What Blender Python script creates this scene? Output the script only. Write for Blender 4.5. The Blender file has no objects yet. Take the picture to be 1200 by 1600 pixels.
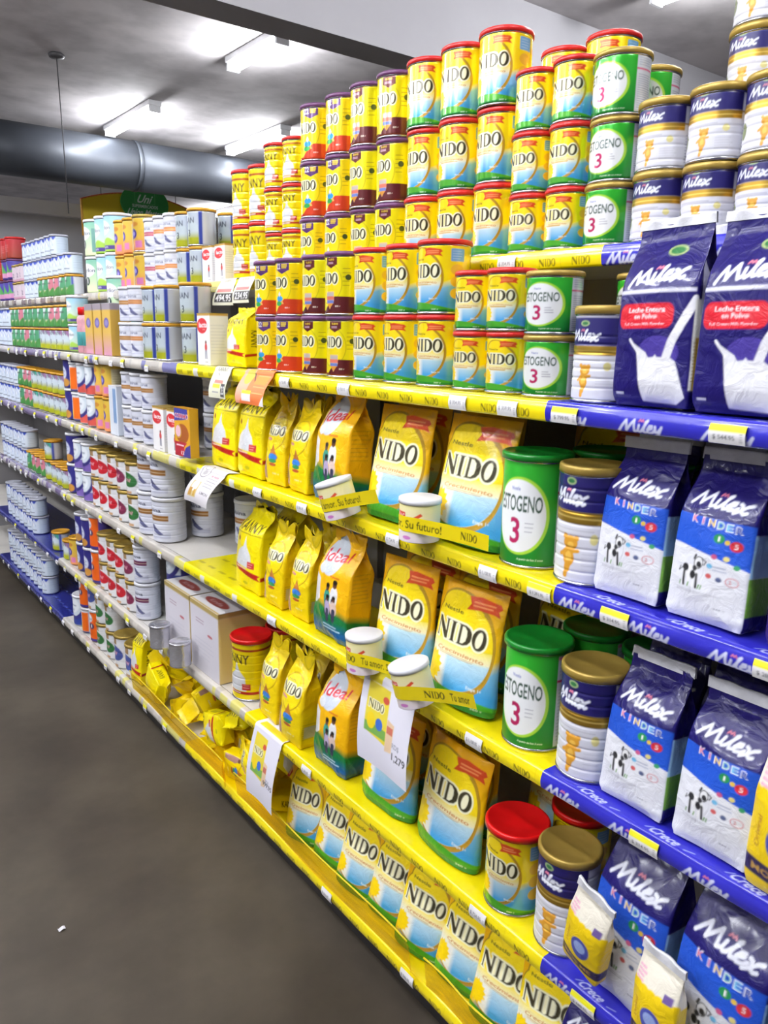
import bpy, bmesh, math, random
import numpy as np
from mathutils import Matrix, Vector, Quaternion

# ------------------------------------------------------------------ camera, world, light
scene = bpy.context.scene
COL = scene.collection
CAM_Z = 1.55
cam_data = bpy.data.cameras.new('camera')
cam_data.sensor_fit = 'VERTICAL'; cam_data.sensor_height = 36.0
cam_data.lens = 36.0 * 1230.0 / 1600.0
cam_data.clip_start = 0.02; cam_data.clip_end = 100
cam = bpy.data.objects.new('camera', cam_data); COL.objects.link(cam)
cam.matrix_world = Matrix(((0.79819465, 0.11707338, -0.5909138, 0.0),
                           (-0.60208367, 0.18681003, -0.77627139, 0.0),
                           (0.0195079, 0.97539522, 0.21959874, CAM_Z),
                           (0, 0, 0, 1)))
scene.camera = cam
scene.view_settings.view_transform = 'Standard'
scene.view_settings.look = 'None'
scene.view_settings.gamma = 1.0
scene.view_settings.use_curve_mapping = False
scene.view_settings.exposure = -0.08

world = bpy.data.worlds.new('store_air'); scene.world = world
world.use_nodes = True
world.node_tree.nodes['Background'].inputs[0].default_value = (0.80, 0.84, 1.0, 1)
world.node_tree.nodes['Background'].inputs[1].default_value = 0.22

CEIL = CAM_Z + 1.95
TUBES_SEEN = [(2.87, 7.77), (4.15, 7.73), (2.90, 5.38), (4.22, 2.50), (6.07, 12.5)]
TUBES_REST = [(-3.4, 3.6), (-0.35, 0.9), (-0.35, 3.0), (-0.35, 5.4), (0.6, -0.9), (2.9, 0.2), (2.6, 1.6), (-1.8, 0.3), (-1.8, 2.0), (-1.8, 3.7), (-1.8, 5.5), (-1.6, 9.2), (0.4, 11.6), (-3.4, 1.0)]  # unseen: assumed aisle row, plus lamps added to brighten beam, shelf fronts, far wall
TUBE_W = 70.0


def tube_light(x, y, p, h=.60):
    """a bare tube shines all round: two soft omni sources along its length"""
    for dy in (-h / 2, h / 2):
        l = bpy.data.lights.new('tube_light', 'POINT'); l.shadow_soft_size = 0.06; l.energy = p / 2; l.color = (0.94, 0.96, 1.0)
        o = bpy.data.objects.new('tube_light', l); COL.objects.link(o)
        o.location = (x, y + dy, CEIL - 0.16)


for x, y in TUBES_SEEN: tube_light(x, y, TUBE_W * (.6 if y == 5.38 else .8), .30)
for x, y in TUBES_REST: tube_light(x, y, TUBE_W)

# ------------------------------------------------------------------ colours
def lin(c):
    c = np.asarray(c, float) / 255.0
    return np.where(c <= 0.04045, c / 12.92, ((c + 0.055) / 1.055) ** 2.4)


YEL = (252, 224, 10); YELG = (238, 226, 10); YELO = (240, 176, 10); WHITE = (226, 226, 230)
DK = (58, 52, 30); RED = (205, 28, 32); REDO = (214, 74, 30); NAVY = (28, 20, 96); BLUE = (38, 84, 200)
SKY = (110, 190, 232); GREEN = (38, 150, 44); DGREEN = (12, 92, 34); GOLD = (196, 160, 66); PURP = (84, 44, 110)
BROWN = (92, 30, 34); CREAM = (244, 240, 190); GREY = (150, 150, 158); LBLUE = (170, 212, 236)

# ------------------------------------------------------------------ rasterised artwork carried by mesh colour
_txt = {}


def glyphs(txt):
    if txt not in _txt:
        cu = bpy.data.curves.new('t', 'FONT'); cu.body = txt; cu.size = 1.0; cu.resolution_u = 3
        cu.offset = 0.018
        ob = bpy.data.objects.new('t', cu); COL.objects.link(ob)
        dg = bpy.context.evaluated_depsgraph_get()
        me = ob.evaluated_get(dg).to_mesh()
        me.calc_loop_triangles()
        v = np.array([p.co[:2] for p in me.vertices]).reshape(-1, 2)
        t = np.array([p.vertices[:] for p in me.loop_triangles]).reshape(-1, 3)
        ob.evaluated_get(dg).to_mesh_clear()
        bpy.data.objects.remove(ob); bpy.data.curves.remove(cu)
        mn, mx = v.min(0), v.max(0)
        _txt[txt] = ((v - mn) / (mx - mn) - 0.5)[t]
    return _txt[txt]


class Art:
    """canvas in metres: x in [-w/2, w/2], y in [0, h]; alpha channel = metallic"""
    def __init__(s, w, h, res, base=WHITE, metal=0.0):
        s.w, s.h, s.res = w, h, res
        s.nx = int(round(w / res)) + 1; s.ny = int(round(h / res)) + 1
        s.X, s.Y = np.meshgrid(np.linspace(-w / 2, w / 2, s.nx), np.linspace(0, h, s.ny))
        s.c = np.zeros((s.ny, s.nx, 4)); s.c[..., :3] = lin(base); s.c[..., 3] = metal

    def put(s, a, col, metal=0.0):
        col = lin(col)
        if col.ndim == 1: col = np.append(col, metal)
        a = np.clip(a, 0, 1)[..., None]
        s.c = s.c * (1 - a) + col * a

    def sd(s, d, col, metal=0.0, clip=None):
        a = np.clip(0.5 - d / s.res, 0, 1)
        if clip is not None: a = a * clip
        s.put(a, col, metal)

    def rect(s, x0, x1, y0, y1, col, metal=0.0, r=0.0, clip=None):
        dx = np.abs(s.X - (x0 + x1) / 2) - (x1 - x0) / 2 + r
        dy = np.abs(s.Y - (y0 + y1) / 2) - (y1 - y0) / 2 + r
        d = np.hypot(np.maximum(dx, 0), np.maximum(dy, 0)) + np.minimum(np.maximum(dx, dy), 0) - r
        s.sd(d, col, metal, clip)

    def ell_d(s, cx, cy, rx, ry, rot=0.0):
        c, n = math.cos(rot), math.sin(rot)
        x, y = s.X - cx, s.Y - cy
        u, v = x * c + y * n, -x * n + y * c
        k = np.hypot(u / rx, v / ry) + 1e-9
        g = np.hypot(u / rx ** 2, v / ry ** 2) + 1e-9
        return k * (k - 1) / g

    def ell(s, cx, cy, rx, ry, col, rot=0.0, metal=0.0, clip=None):
        s.sd(s.ell_d(cx, cy, rx, ry, rot), col, metal, clip)

    def ring(s, cx, cy, rx, ry, wd, col, rot=0.0, a0=None, a1=None, metal=0.0):
        d = np.abs(s.ell_d(cx, cy, rx, ry, rot)) - wd / 2
        clip = None
        if a0 is not None:
            an = np.degrees(np.arctan2((s.Y - cy) / ry, (s.X - cx) / rx)) % 360
            a0 %= 360; a1 %= 360
            clip = ((an >= a0) & (an <= a1)) if a0 < a1 else ((an >= a0) | (an <= a1))
        s.sd(d, col, metal, clip)

    def poly_mask(s, pts):
        ins = np.zeros(s.X.shape, bool); n = len(pts); dm = np.full(s.X.shape, 1e9)
        for i in range(n):
            x0, y0 = pts[i]; x1, y1 = pts[(i + 1) % n]
            if y0 != y1:
                ins ^= ((y0 > s.Y) != (y1 > s.Y)) & (s.X < (x1 - x0) * (s.Y - y0) / (y1 - y0) + x0)
            dm = np.minimum(dm, s.seg(x0, y0, x1, y1))
        return np.where(ins, -dm, dm)

    def poly(s, pts, col, metal=0.0, clip=None):
        s.sd(s.poly_mask(pts), col, metal, clip)

    def seg(s, x0, y0, x1, y1):
        dx, dy = x1 - x0, y1 - y0; L = dx * dx + dy * dy + 1e-12
        t = np.clip(((s.X - x0) * dx + (s.Y - y0) * dy) / L, 0, 1)
        return np.hypot(s.X - x0 - t * dx, s.Y - y0 - t * dy)

    def stroke(s, pts, wd, col):
        d = np.full(s.X.shape, 1e9)
        for (a, b), (c, e) in zip(pts[:-1], pts[1:]): d = np.minimum(d, s.seg(a, b, c, e))
        s.sd(d - wd / 2, col)

    def grad(s, y0, y1, c0, c1, mask=None):
        t = np.clip((s.Y - y0) / (y1 - y0), 0, 1)[..., None]
        col = np.concatenate([lin(c0) * (1 - t) + lin(c1) * t, np.zeros_like(t)], -1)
        a = np.ones(s.X.shape) if mask is None else mask
        s.c = s.c * (1 - a[..., None]) + col * a[..., None]

    def text(s, txt, cx, cy, w, h, col, rot=0.0, shear=0.0, arc=0.0):
        T = glyphs(txt).copy()
        x = T[..., 0] * w + T[..., 1] * h * shear; y = T[..., 1] * h - arc * (T[..., 0] * 2) ** 2
        c, n = math.cos(rot), math.sin(rot)
        px = (cx + x * c - y * n + s.w / 2) / s.res; py = (cy + x * n + y * c) / s.res
        SS = 3
        px, py = px * SS + 1, py * SS + 1
        m = np.zeros((s.ny * SS, s.nx * SS), bool)
        for i in range(len(px)):
            a, b = px[i], py[i]
            x0, x1 = max(int(a.min()), 0), min(int(a.max()) + 2, m.shape[1]); y0, y1 = max(int(b.min()), 0), min(int(b.max()) + 2, m.shape[0])
            if x0 >= x1 or y0 >= y1: continue
            gx, gy = np.meshgrid(np.arange(x0, x1), np.arange(y0, y1))
            e = [(a[(k + 1) % 3] - a[k]) * (gy - b[k]) - (b[(k + 1) % 3] - b[k]) * (gx - a[k]) for k in range(3)]
            m[y0:y1, x0:x1] |= ((e[0] >= 0) & (e[1] >= 0) & (e[2] >= 0)) | ((e[0] <= 0) & (e[1] <= 0) & (e[2] <= 0))
        s.put(m.reshape(s.ny, SS, s.nx, SS).mean((1, 3)), col)

    def lines(s, x0, x1, y0, y1, n, col, th=0.0012):
        rnd = random.Random(int(abs(x0) * 1e4) + n)
        for k in range(n):
            y = y1 - (k + 0.5) * (y1 - y0) / n
            s.rect(x0, x1 - rnd.random() * 0.3 * (x1 - x0), y - th / 2, y + th / 2, col)

    def sample(s, x, y):
        i = np.clip(((np.asarray(x) + s.w / 2) / s.res), 0, s.nx - 1.001); j = np.clip(np.asarray(y) / s.res, 0, s.ny - 1.001)
        i0, j0 = i.astype(int), j.astype(int); fi, fj = (i - i0)[..., None], (j - j0)[..., None]
        c = s.c
        return (c[j0, i0] * (1 - fi) + c[j0, i0 + 1] * fi) * (1 - fj) + (c[j0 + 1, i0] * (1 - fi) + c[j0 + 1, i0 + 1] * fi) * fj

    # ---- composed marks
    def nido(s, cx, cy, w, h, col=DK, out=(250, 246, 210), o=0.10, rot=0.0):
        """heavy flared capitals N I D O"""
        c, n = math.cos(rot), math.sin(rot)
        def P(x, y):
            x, y = (x - 0.5) * w, (y - 0.5) * h
            return (cx + x * c - y * n, cy + x * n + y * c)
        polys = [[(0, 0), (.09, 0), (.06, .06), (.06, .74), (.25, 0), (.31, 0), (.31, .94), (.34, 1), (.24, 1), (.27, .94), (.27, .36), (.1, 1), (0, 1), (.025, .94), (.025, .06)],
                 [(.36, 0), (.48, 0), (.45, .07), (.45, .93), (.48, 1), (.36, 1), (.39, .93), (.39, .07)],
                 [(.5, 0), (.63, 0), (.7, .1), (.745, .3), (.75, .5), (.745, .7), (.7, .9), (.63, 1), (.5, 1), (.53, .93), (.53, .07)]]
        hole = [(.575, .09), (.62, .1), (.66, .25), (.67, .5), (.66, .75), (.62, .9), (.575, .91)]
        k = h * o
        masks = [s.poly_mask([P(*p) for p in q]) for q in polys]
        oc = P(.885, .5)
        mo = s.ell_d(oc[0], oc[1], .125 * w, .52 * h, rot); mi = s.ell_d(oc[0] - .005 * w, oc[1], .058 * w, .40 * h, rot - 0.12)
        hm = s.poly_mask([P(*p) for p in hole])
        if out is not None:
            for m in masks + [mo]: s.sd(m - k, out)
        s.sd(masks[0], col); s.sd(masks[1], col)
        s.sd(np.maximum(masks[2], -hm), col); s.sd(np.maximum(mo, -mi), col)

    def milex(s, cx, cy, w, h, wd, col=(225, 228, 240), rot=0.0, end='x'):
        L = [[(0, .0), (.06, .45), (.13, .9), (.16, .5), (.17, .12)], [(.17, .12), (.24, .55), (.31, .95), (.33, .5), (.36, .05), (.4, .12)],
             [(.44, .6), (.43, .15), (.47, .05), (.51, .15)], [(.51, .15), (.58, .7), (.61, .98), (.58, .9), (.555, .3), (.58, .06), (.64, .12)],
             [(.64, .3), (.73, .45), (.73, .62), (.68, .6), (.64, .3), (.68, .06), (.76, .12), (.8, .3)],
             [(.8, .6), (.84, .5), (.88, .1), (.92, .0), (.96, .08)], [(.98, .62), (.92, .5), (.84, .12), (.78, -.05)]]
        if end == 'y': L[-2:] = [[(.8, .6), (.82, .2), (.88, .2), (.94, .6)], [(.94, .6), (.9, .0), (.82, -.2)]]
        c, n = math.cos(rot), math.sin(rot)
        for st in L:
            q = []
            for x, y in st:
                x, y = (x - .5) * w + (y - .5) * h * .22, (y - .5) * h
                q.append((cx + x * c - y * n, cy + x * n + y * c))
            s.stroke(q, wd, col)
        s.stroke([(cx - .06 * w, cy + .38 * h), (cx - .03 * w, cy + .52 * h), (cx, cy + .4 * h), (cx + .03 * w, cy + .52 * h), (cx + .05 * w, cy + .38 * h)], wd * .5, (214, 120, 140))


# ------------------------------------------------------------------ materials
def new_mat(name):
    m = bpy.data.materials.new(name); m.use_nodes = True
    nt = m.node_tree; return m, nt, nt.nodes['Principled BSDF']


def print_mat(name, rough=0.35, bump=0.0, bscale=60.0, coat=0.0, spec=0.5, metal=0.0):
    m, nt, b = new_mat(name)
    a = nt.nodes.new('ShaderNodeAttribute'); a.attribute_name = 'print'
    nt.links.new(a.outputs['Color'], b.inputs['Base Color'])
    mx = nt.nodes.new('ShaderNodeMath'); mx.operation = 'MAXIMUM'; mx.inputs[1].default_value = metal
    nt.links.new(a.outputs['Alpha'], mx.inputs[0]); nt.links.new(mx.outputs[0], b.inputs['Metallic'])
    b.inputs['Roughness'].default_value = rough; b.inputs['Coat Weight'].default_value = coat
    b.inputs['Coat Roughness'].default_value = 0.12; b.inputs['Specular IOR Level'].default_value = spec
    if bump:
        tc = nt.nodes.new('ShaderNodeTexCoord'); nz = nt.nodes.new('ShaderNodeTexNoise'); bp = nt.nodes.new('ShaderNodeBump')
        nz.inputs['Scale'].default_value = bscale; nz.inputs['Detail'].default_value = 3; nz.inputs['Distortion'].default_value = 1.2
        bp.inputs['Strength'].default_value = bump; bp.inputs['Distance'].default_value = 0.01
        nt.links.new(tc.outputs['Object'], nz.inputs['Vector']); nt.links.new(nz.outputs[0], bp.inputs['Height']); nt.links.new(bp.outputs[0], b.inputs['Normal'])
    return m


def flat_mat(name, col, rough=0.5, metal=0.0, noise=0.0, nscale=20.0, bump=0.0, coat=0.0, emit=None, estr=0.0):
    m, nt, b = new_mat(name); c = lin(col)
    b.inputs['Base Color'].default_value = (*c, 1); b.inputs['Roughness'].default_value = rough; b.inputs['Metallic'].default_value = metal
    b.inputs['Coat Weight'].default_value = coat
    if noise or bump:
        tc = nt.nodes.new('ShaderNodeTexCoord'); nz = nt.nodes.new('ShaderNodeTexNoise'); nz.inputs['Scale'].default_value = nscale; nz.inputs['Detail'].default_value = 5
        nt.links.new(tc.outputs['Object'], nz.inputs['Vector'])
        if noise:
            r = nt.nodes.new('ShaderNodeValToRGB'); e = r.color_ramp.elements
            e[0].position = 0.3; e[1].position = 0.7
            e[0].color = (*(c * (1 - noise)), 1); e[1].color = (*np.minimum(c * (1 + noise * .5), 1), 1)
            nt.links.new(nz.outputs[0], r.inputs[0]); nt.links.new(r.outputs[0], b.inputs['Base Color'])
        if bump:
            bp = nt.nodes.new('ShaderNodeBump'); bp.inputs['Strength'].default_value = bump; bp.inputs['Distance'].default_value = 0.01
            nt.links.new(nz.outputs[0], bp.inputs['Height']); nt.links.new(bp.outputs[0], b.inputs['Normal'])
    if emit:
        b.inputs['Emission Color'].default_value = (*lin(emit), 1); b.inputs['Emission Strength'].default_value = estr
    return m


M_TIN = print_mat('printed_tinplate', 0.24, metal=0.28, coat=0.35)
M_DULL = print_mat('printed_label', 0.4, coat=0.1)
M_FILM = print_mat('printed_film', 0.34, bump=0.3, bscale=38, coat=0.22, spec=0.3)
M_PAPER = print_mat('printed_paper', 0.55)
M_STRIP = print_mat('printed_glossy_strip', 0.22, bump=0.10, bscale=25, coat=0.4)
M_STEEL = flat_mat('bare_tin_rim', (190, 190, 196), 0.25, 1.0, noise=.1)
M_REDLID = flat_mat('red_plastic_lid', (205, 36, 34), 0.35, noise=.05)
M_REDDER = flat_mat('bright_red_lid', (214, 18, 20), 0.3, noise=.05)
M_PURLID = flat_mat('purple_plastic_lid', (104, 58, 104), 0.4, noise=.05)
M_GOLDLID = flat_mat('gold_plastic_lid', (176, 148, 70), 0.38, 0.35, noise=.08)
M_GREENLID = flat_mat('green_plastic_lid', (20, 128, 40), 0.3, noise=.05)
M_WHITELID = flat_mat('white_plastic_lid', (220, 220, 226), 0.4, noise=.03)
M_ORLID = flat_mat('amber_plastic_lid', (206, 150, 40), 0.35, 0.2, noise=.08)
M_GREYLID = flat_mat('grey_plastic_lid', (176, 178, 190), 0.4, noise=.04)
M_SILVER = flat_mat('shrink_wrapped_silver', (206, 206, 214), 0.2, 0.75, noise=.12, nscale=30, bump=.4)
M_SEAL = flat_mat('white_film_seal', (214, 214, 220), 0.4, noise=.1, nscale=50, bump=.3, coat=.3)
M_SHELF = flat_mat('cream_enamel_shelf', (206, 202, 196), 0.45, noise=.12, nscale=6)
M_PANEL = flat_mat('grey_back_panel', (150, 148, 150), 0.5, noise=.1, nscale=4)
M_DARK = flat_mat('dark_plinth', (46, 42, 40), 0.6, noise=.25, nscale=8)
M_WIRE = flat_mat('wire', (70, 68, 70), 0.5, noise=.1)
M_DUCT = flat_mat('dull_duct_metal', (66, 70, 77), 0.5, 0.3, noise=.18, nscale=1.2)
M_YELTAPE = flat_mat('yellow_tape', (226, 200, 20), 0.3, noise=.05)

# ------------------------------------------------------------------ mesh helpers
def mesh_obj(name, verts, faces, mats, parent=None, smooth=True, col=None, fm=None):
    me = bpy.data.meshes.new(name)
    verts = np.asarray(verts, np.float32)
    me.from_pydata(verts.tolist() if len(verts) < 4 else [tuple(v) for v in verts], [], faces) if not isinstance(faces, np.ndarray) else _fast(me, verts, faces)
    if not isinstance(mats, (list, tuple)): mats = [mats]
    for m in mats: me.materials.append(m)
    if fm is not None: me.polygons.foreach_set('material_index', np.asarray(fm, np.int32))
    if smooth: me.polygons.foreach_set('use_smooth', np.ones(len(me.polygons), bool))
    if col is not None:
        at = me.color_attributes.new('print', 'FLOAT_COLOR', 'POINT')
        c = np.zeros((len(verts), 4), np.float32); c[:len(col)] = col
        if len(col) < len(verts): c[len(col):] = col[-1]
        at.data.foreach_set('color', c.ravel())
    me.update()
    o = bpy.data.objects.new(name, me)
    if parent is not None: o.parent = parent
    COL.objects.link(o)
    return o


def _fast(me, v, f):
    """f: (n,4) quads"""
    me.vertices.add(len(v)); me.vertices.foreach_set('co', v.ravel())
    me.loops.add(f.size); me.loops.foreach_set('vertex_index', f.ravel().astype(np.int32))
    me.polygons.add(len(f)); me.polygons.foreach_set('loop_start', (np.arange(len(f)) * 4).astype(np.int32))
    me.polygons.foreach_set('loop_total', np.full(len(f), 4, np.int32))
    me.update(calc_edges=True); me.validate()


def grid_faces(ny, nx, wrap=False):
    j, i = np.meshgrid(np.arange(ny - 1), np.arange(nx if wrap else nx - 1), indexing='ij')
    i2 = (i + 1) % nx
    return np.stack([j * nx + i, j * nx + i2, (j + 1) * nx + i2, (j + 1) * nx + i], -1).reshape(-1, 4)


def around(name, P, H, res, art, pos, mat, parent, cap=True):
    """closed wrap: pos(s,z)->xyz for perimeter param s and height z"""
    nx = max(int(P / res), 12); ny = max(int(H / res), 4) + 1
    s = (np.arange(nx) + 0.5) / nx * P - P / 2; z = np.linspace(0, H, ny)
    S, Z = np.meshgrid(s, z)
    V = pos(S, Z)
    V = np.stack(V, -1).reshape(-1, 3)
    C = art.sample(S, Z).reshape(-1, 4)
    F = grid_faces(ny, nx, True)
    if cap:   # collapse top and bottom onto centre vertices with degenerate-free triangle fans as quads
        n0 = len(V)
        b = V[:nx].mean(0); t = V[-nx:].mean(0)
        V = np.vstack([V, b[None], t[None]]); C = np.vstack([C, C[:1], C[n0 - 1:n0]])
        i = np.arange(0, nx - nx % 2, 2)
        fb = np.stack([np.full(len(i), n0), (i + 2) % nx, (i + 1) % nx, i], -1)
        o = (ny - 1) * nx
        ft = np.stack([np.full(len(i), n0 + 1), o + i, o + (i + 1) % nx, o + (i + 2) % nx], -1)
        F = np.vstack([F, fb, ft])
    return mesh_obj(name, V, F, mat, parent, True, C)


def lathe(name, prof, mat, parent=None, n=48):
    """prof: list of (r,z) bottom->top incl. centre points"""
    V = []; a = np.arange(n) / n * 2 * math.pi
    rows = [(r, z) for r, z in prof]
    for r, z in rows:
        rr = max(r, 1e-4)
        V.append(np.stack([rr * np.sin(a), -rr * np.cos(a), np.full(n, z)], -1))
    V = np.vstack(V)
    o = mesh_obj(name, V, grid_faces(len(rows), n, True), mat, parent, True)
    return o


def box(name, x0, x1, y0, y1, z0, z1, mat, parent=None, bev=0.0):
    bm = bmesh.new(); bmesh.ops.create_cube(bm, size=1)
    for v in bm.verts:
        v.co = Vector(((x0 + x1) / 2 + v.co.x * (x1 - x0), (y0 + y1) / 2 + v.co.y * (y1 - y0), (z0 + z1) / 2 + v.co.z * (z1 - z0)))
    if bev: bmesh.ops.bevel(bm, geom=bm.edges[:], offset=bev, segments=2, affect='EDGES', profile=0.5)
    me = bpy.data.meshes.new(name); bm.to_mesh(me); bm.free()
    me.materials.append(mat); o = bpy.data.objects.new(name, me); o.parent = parent; COL.objects.link(o)
    return o


def tube_between(name, pts, r, mat, parent=None, n=10):
    V = []; F = []
    for k, p in enumerate(pts):
        p = Vector(p); d = (Vector(pts[min(k + 1, len(pts) - 1)]) - Vector(pts[max(k - 1, 0)])).normalized()
        u = d.orthogonal().normalized(); w = d.cross(u)
        V += [tuple(p + (u * math.cos(t) + w * math.sin(t)) * r) for t in np.arange(n) / n * 2 * math.pi]
    F = [tuple(q) for q in grid_faces(len(pts), n, True).tolist()]
    F += [tuple(range(n))[::-1], tuple(range((len(pts) - 1) * n, len(pts) * n))]
    return mesh_obj(name, V, F, mat, parent, True)


def empty(name):
    o = bpy.data.objects.new(name, None); o.empty_display_size = 0.05; COL.objects.link(o); return o


def tag(o, label, cat, group=None):
    o['label'] = label; o['category'] = cat
    if group: o['group'] = group
    return o


def kids(o): return [c for c in COL.objects if c.parent == o]


PARTS = {}


def proto(o):
    """remember a built thing with its parts; the first placement uses it, later ones copy it"""
    ch = []
    for c in [q for q in bpy.data.objects if q.parent == o]:
        ch.append((c, [g for g in bpy.data.objects if g.parent == c]))
    PARTS[o.name] = ch
    return {'o': o, 'ch': ch, 'used': False}


def inst(P, loc, rz=0.0, rx=0.0, ry=0.0, sc=(1, 1, 1)):
    if not P['used']:
        P['used'] = True; r = P['o']
    else:
        r = P['o'].copy(); COL.objects.link(r)
        for c, gs in P['ch']:
            d = c.copy(); COL.objects.link(d); d.parent = r
            for g in gs:
                e = g.copy(); COL.objects.link(e); e.parent = d
    r.rotation_mode = 'XYZ'
    r.matrix_world = Matrix.Translation(loc) @ Matrix.Rotation(rz - math.pi / 2, 4, 'Z') @ Matrix.Rotation(rx, 4, 'X') @ Matrix.Rotation(ry, 4, 'Y') @ Matrix.Diagonal((*sc, 1))
    return r


rng = np.random.default_rng(7)


def crease(S, Z, seed, f=1.0):
    r = np.random.default_rng(seed); out = np.zeros_like(S)
    for k in range(9):
        an = r.uniform(0, math.pi); fr = r.uniform(18, 75) * f; ph = r.uniform(0, 6.28); w = r.uniform(.5, 2.0)
        u = S * math.cos(an) + Z * math.sin(an); v = -S * math.sin(an) + Z * math.cos(an)
        q = np.sin(u * fr + ph + w * np.sin(v * fr * .45 + ph * 2))
        out += (1 - 2 * np.abs(q)) * r.uniform(.4, 1) * np.clip(np.sin(v * fr * .3 + ph * 3) + .3, 0, 1)
    return out / 3.0


# ------------------------------------------------------------------ tins
def make_tin(kind, D, H, art, mat, lidmat, res, lid_h=0.012, ribs=(), rim=True, lid_over=0.0015, plug=True):
    r = D / 2
    t = empty(kind)
    z0, z1 = 0.003, H - lid_h
    h = z1 - z0

    def pos(S, Z):
        a = S / r
        rr = np.full_like(S, r - 0.0012)
        for rz, rd, rw in ribs: rr = rr - rd * np.exp(-((Z - rz) / rw) ** 2)
        rr = rr - 0.0025 * np.exp(-(Z / 0.002) ** 2) - 0.002 * np.exp(-((h - Z) / 0.002) ** 2)
        return rr * np.sin(a), -rr * np.cos(a), Z + z0
    around('body', 2 * math.pi * r, h, res, art, pos, mat, t)
    if rim:
        lathe('base_rim', [(0, 0.001), (r - .004, 0.001), (r - .001, 0), (r, 0.0015), (r, 0.0035), (r - .0015, 0.005)], M_STEEL, t)
        lathe('top_rim', [(r - .0015, z1 - .003), (r, z1 - .0015), (r, z1 + .0005), (r - .002, z1 + .001)], M_STEEL, t)
    R = r + lid_over
    prof = [(r - .001, z1), (R, z1), (R, H - .0035), (R - .0012, H - .001), (R - .003, H), (R - .006, H), (R - .008, H - .0025), (0, H - .0025)]
    lathe('lid', prof, lidmat, t)
    return proto(t)


def wrap_art(D, H, res, base, metal=0.0):
    return Art(math.pi * D, H, res, base, metal)


def sun(A, cx, cy, r, col=(250, 214, 20)):
    pts = []
    for k in range(28):
        rr = r * (1.0 if k % 2 else 0.8); a = k / 28 * 2 * math.pi
        pts.append((cx + rr * math.cos(a), cy + rr * 1.1 * math.sin(a)))
    A.poly(pts, col)


def ribbon(A, x0, x1, y, h, col=REDO, txt=None):
    A.poly([(x0, y + h * .5), (x0 + (x1 - x0) * .3, y + h * .62), (x1 - h * .3, y + h * .4), (x1, y + h * .1), (x1 - h * .35, y - h * .1),
            (x1, y - h * .55), (x1 - h * .6, y - h * .4), (x0 + (x1 - x0) * .3, y - h * .35), (x0, y - h * .5), (x0 + h * .25, y)], col)
    A.lines(x0 + h * .4, x1 - h * .5, y - h * .2, y + h * .3, 2, (240, 150, 90), h * .12)


def art_crecimiento(W, H, res, full=None, bag=False):
    """yellow top, white middle, blue water, green foot"""
    P = full or W * 2
    A = Art(P, H, res, YEL)
    k = W / 0.11 if not bag else W / 0.16
    if bag: A.grad(H * .3, H, (244, 200, 8), (238, 172, 8))
    m = np.clip((H * (.26 + .26 * np.clip(A.X / W + .3, 0, 1)) - A.Y) / (H * .10), 0, 1) * np.clip((A.X + W * .35) / (W * .2), 0, 1) * np.clip((W * 0.95 - A.X) / (W * .2), 0, 1)
    A.grad(H * .15, H * .5, (60, 150, 210), (150, 205, 226), m)
    cx = -W * .02; cy = H * .50; rx = W * .42; ry = H * .37
    top = H * .74
    # shield
    A.ell(cx, cy, rx * 1.07, ry * 1.06, (176, 136, 30)); A.ell(cx - rx * .1, cy + ry * .8, rx * .62, ry * .42, (176, 136, 30))
    A.ell(cx - .002 * k, cy, rx, ry, (252, 222, 20)); A.ell(cx - rx * .1, cy + ry * .8, rx * .56, ry * .37, (252, 222, 20))
    d = A.ell_d(cx - .002 * k, cy, rx, ry); ins = np.clip(.5 - d / res, 0, 1)
    A.grad(cy - ry * .35, cy + ry * .05, (240, 240, 232), (252, 232, 90), ins * (A.Y < cy + ry * .05))
    A.grad(cy - ry * .9, cy - ry * .3, (70, 165, 225), (190, 222, 236), ins * np.clip((cy - ry * .22 - A.Y) / .006, 0, 1) * np.clip((A.X + W * .12) / .01, 0, 1))
    A.text('Nestle', cx - rx * .25, top + H * .035, W * .26, H * .034, (80, 70, 20))
    A.nido(cx + W * .0, H * .60, W * (.62 if bag else .74), H * (.165 if bag else .19))
    A.text('Crecimiento', cx + W * .05, H * .445, W * .55, H * .035, (206, 140, 70), arc=H * .012, shear=.2)
    A.lines(cx - W * .18, cx + W * .25, H * .395, H * .42, 2, (210, 170, 90), .0011)
    sun(A, cx - W * .27, H * .27, W * .16)
    # golden swash
    A.ring(cx + W * .02, cy - H * .02, rx * .98, ry * 1.02, W * .022, (184, 142, 40), a0=250, a1=60)
    A.text('Etapa 1+', cx + W * .26, H * .2, W * .16, H * .035, (225, 238, 245))
    # grass
    g = H * .10 + .012 * k * np.sin(A.X / W * 3.0 + 2.0) * .6
    A.put(np.clip((g - A.Y) / res, 0, 1), (70, 160, 40)); A.put(np.clip((H * .055 - A.Y) / res, 0, 1), (30, 130, 50))
    A.text('360 g', cx + W * .3, H * .045, W * .13, H * .022, (220, 240, 220))
    ribbon(A, W * .03, W * .40, H * .865, H * .11)
    # side column: reading panel and discs
    A.rect(W * .55, W * .82, H * .74, H * .92, (120, 176, 214), r=.002)
    for q in range(3): A.ell(W * .68, H * (.62 - q * .17), W * .13, H * .08, (236, 190, 50)); 
    A.lines(W * .58, W * .79, H * .76, H * .90, 4, (180, 210, 230))
    A.rect(W * 1.0, W * 1.4, H * .12, H * .9, (244, 216, 60)); A.lines(W * 1.03, W * 1.37, H * .15, H * .85, 14, (150, 130, 40), .0010)
    return A


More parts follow.
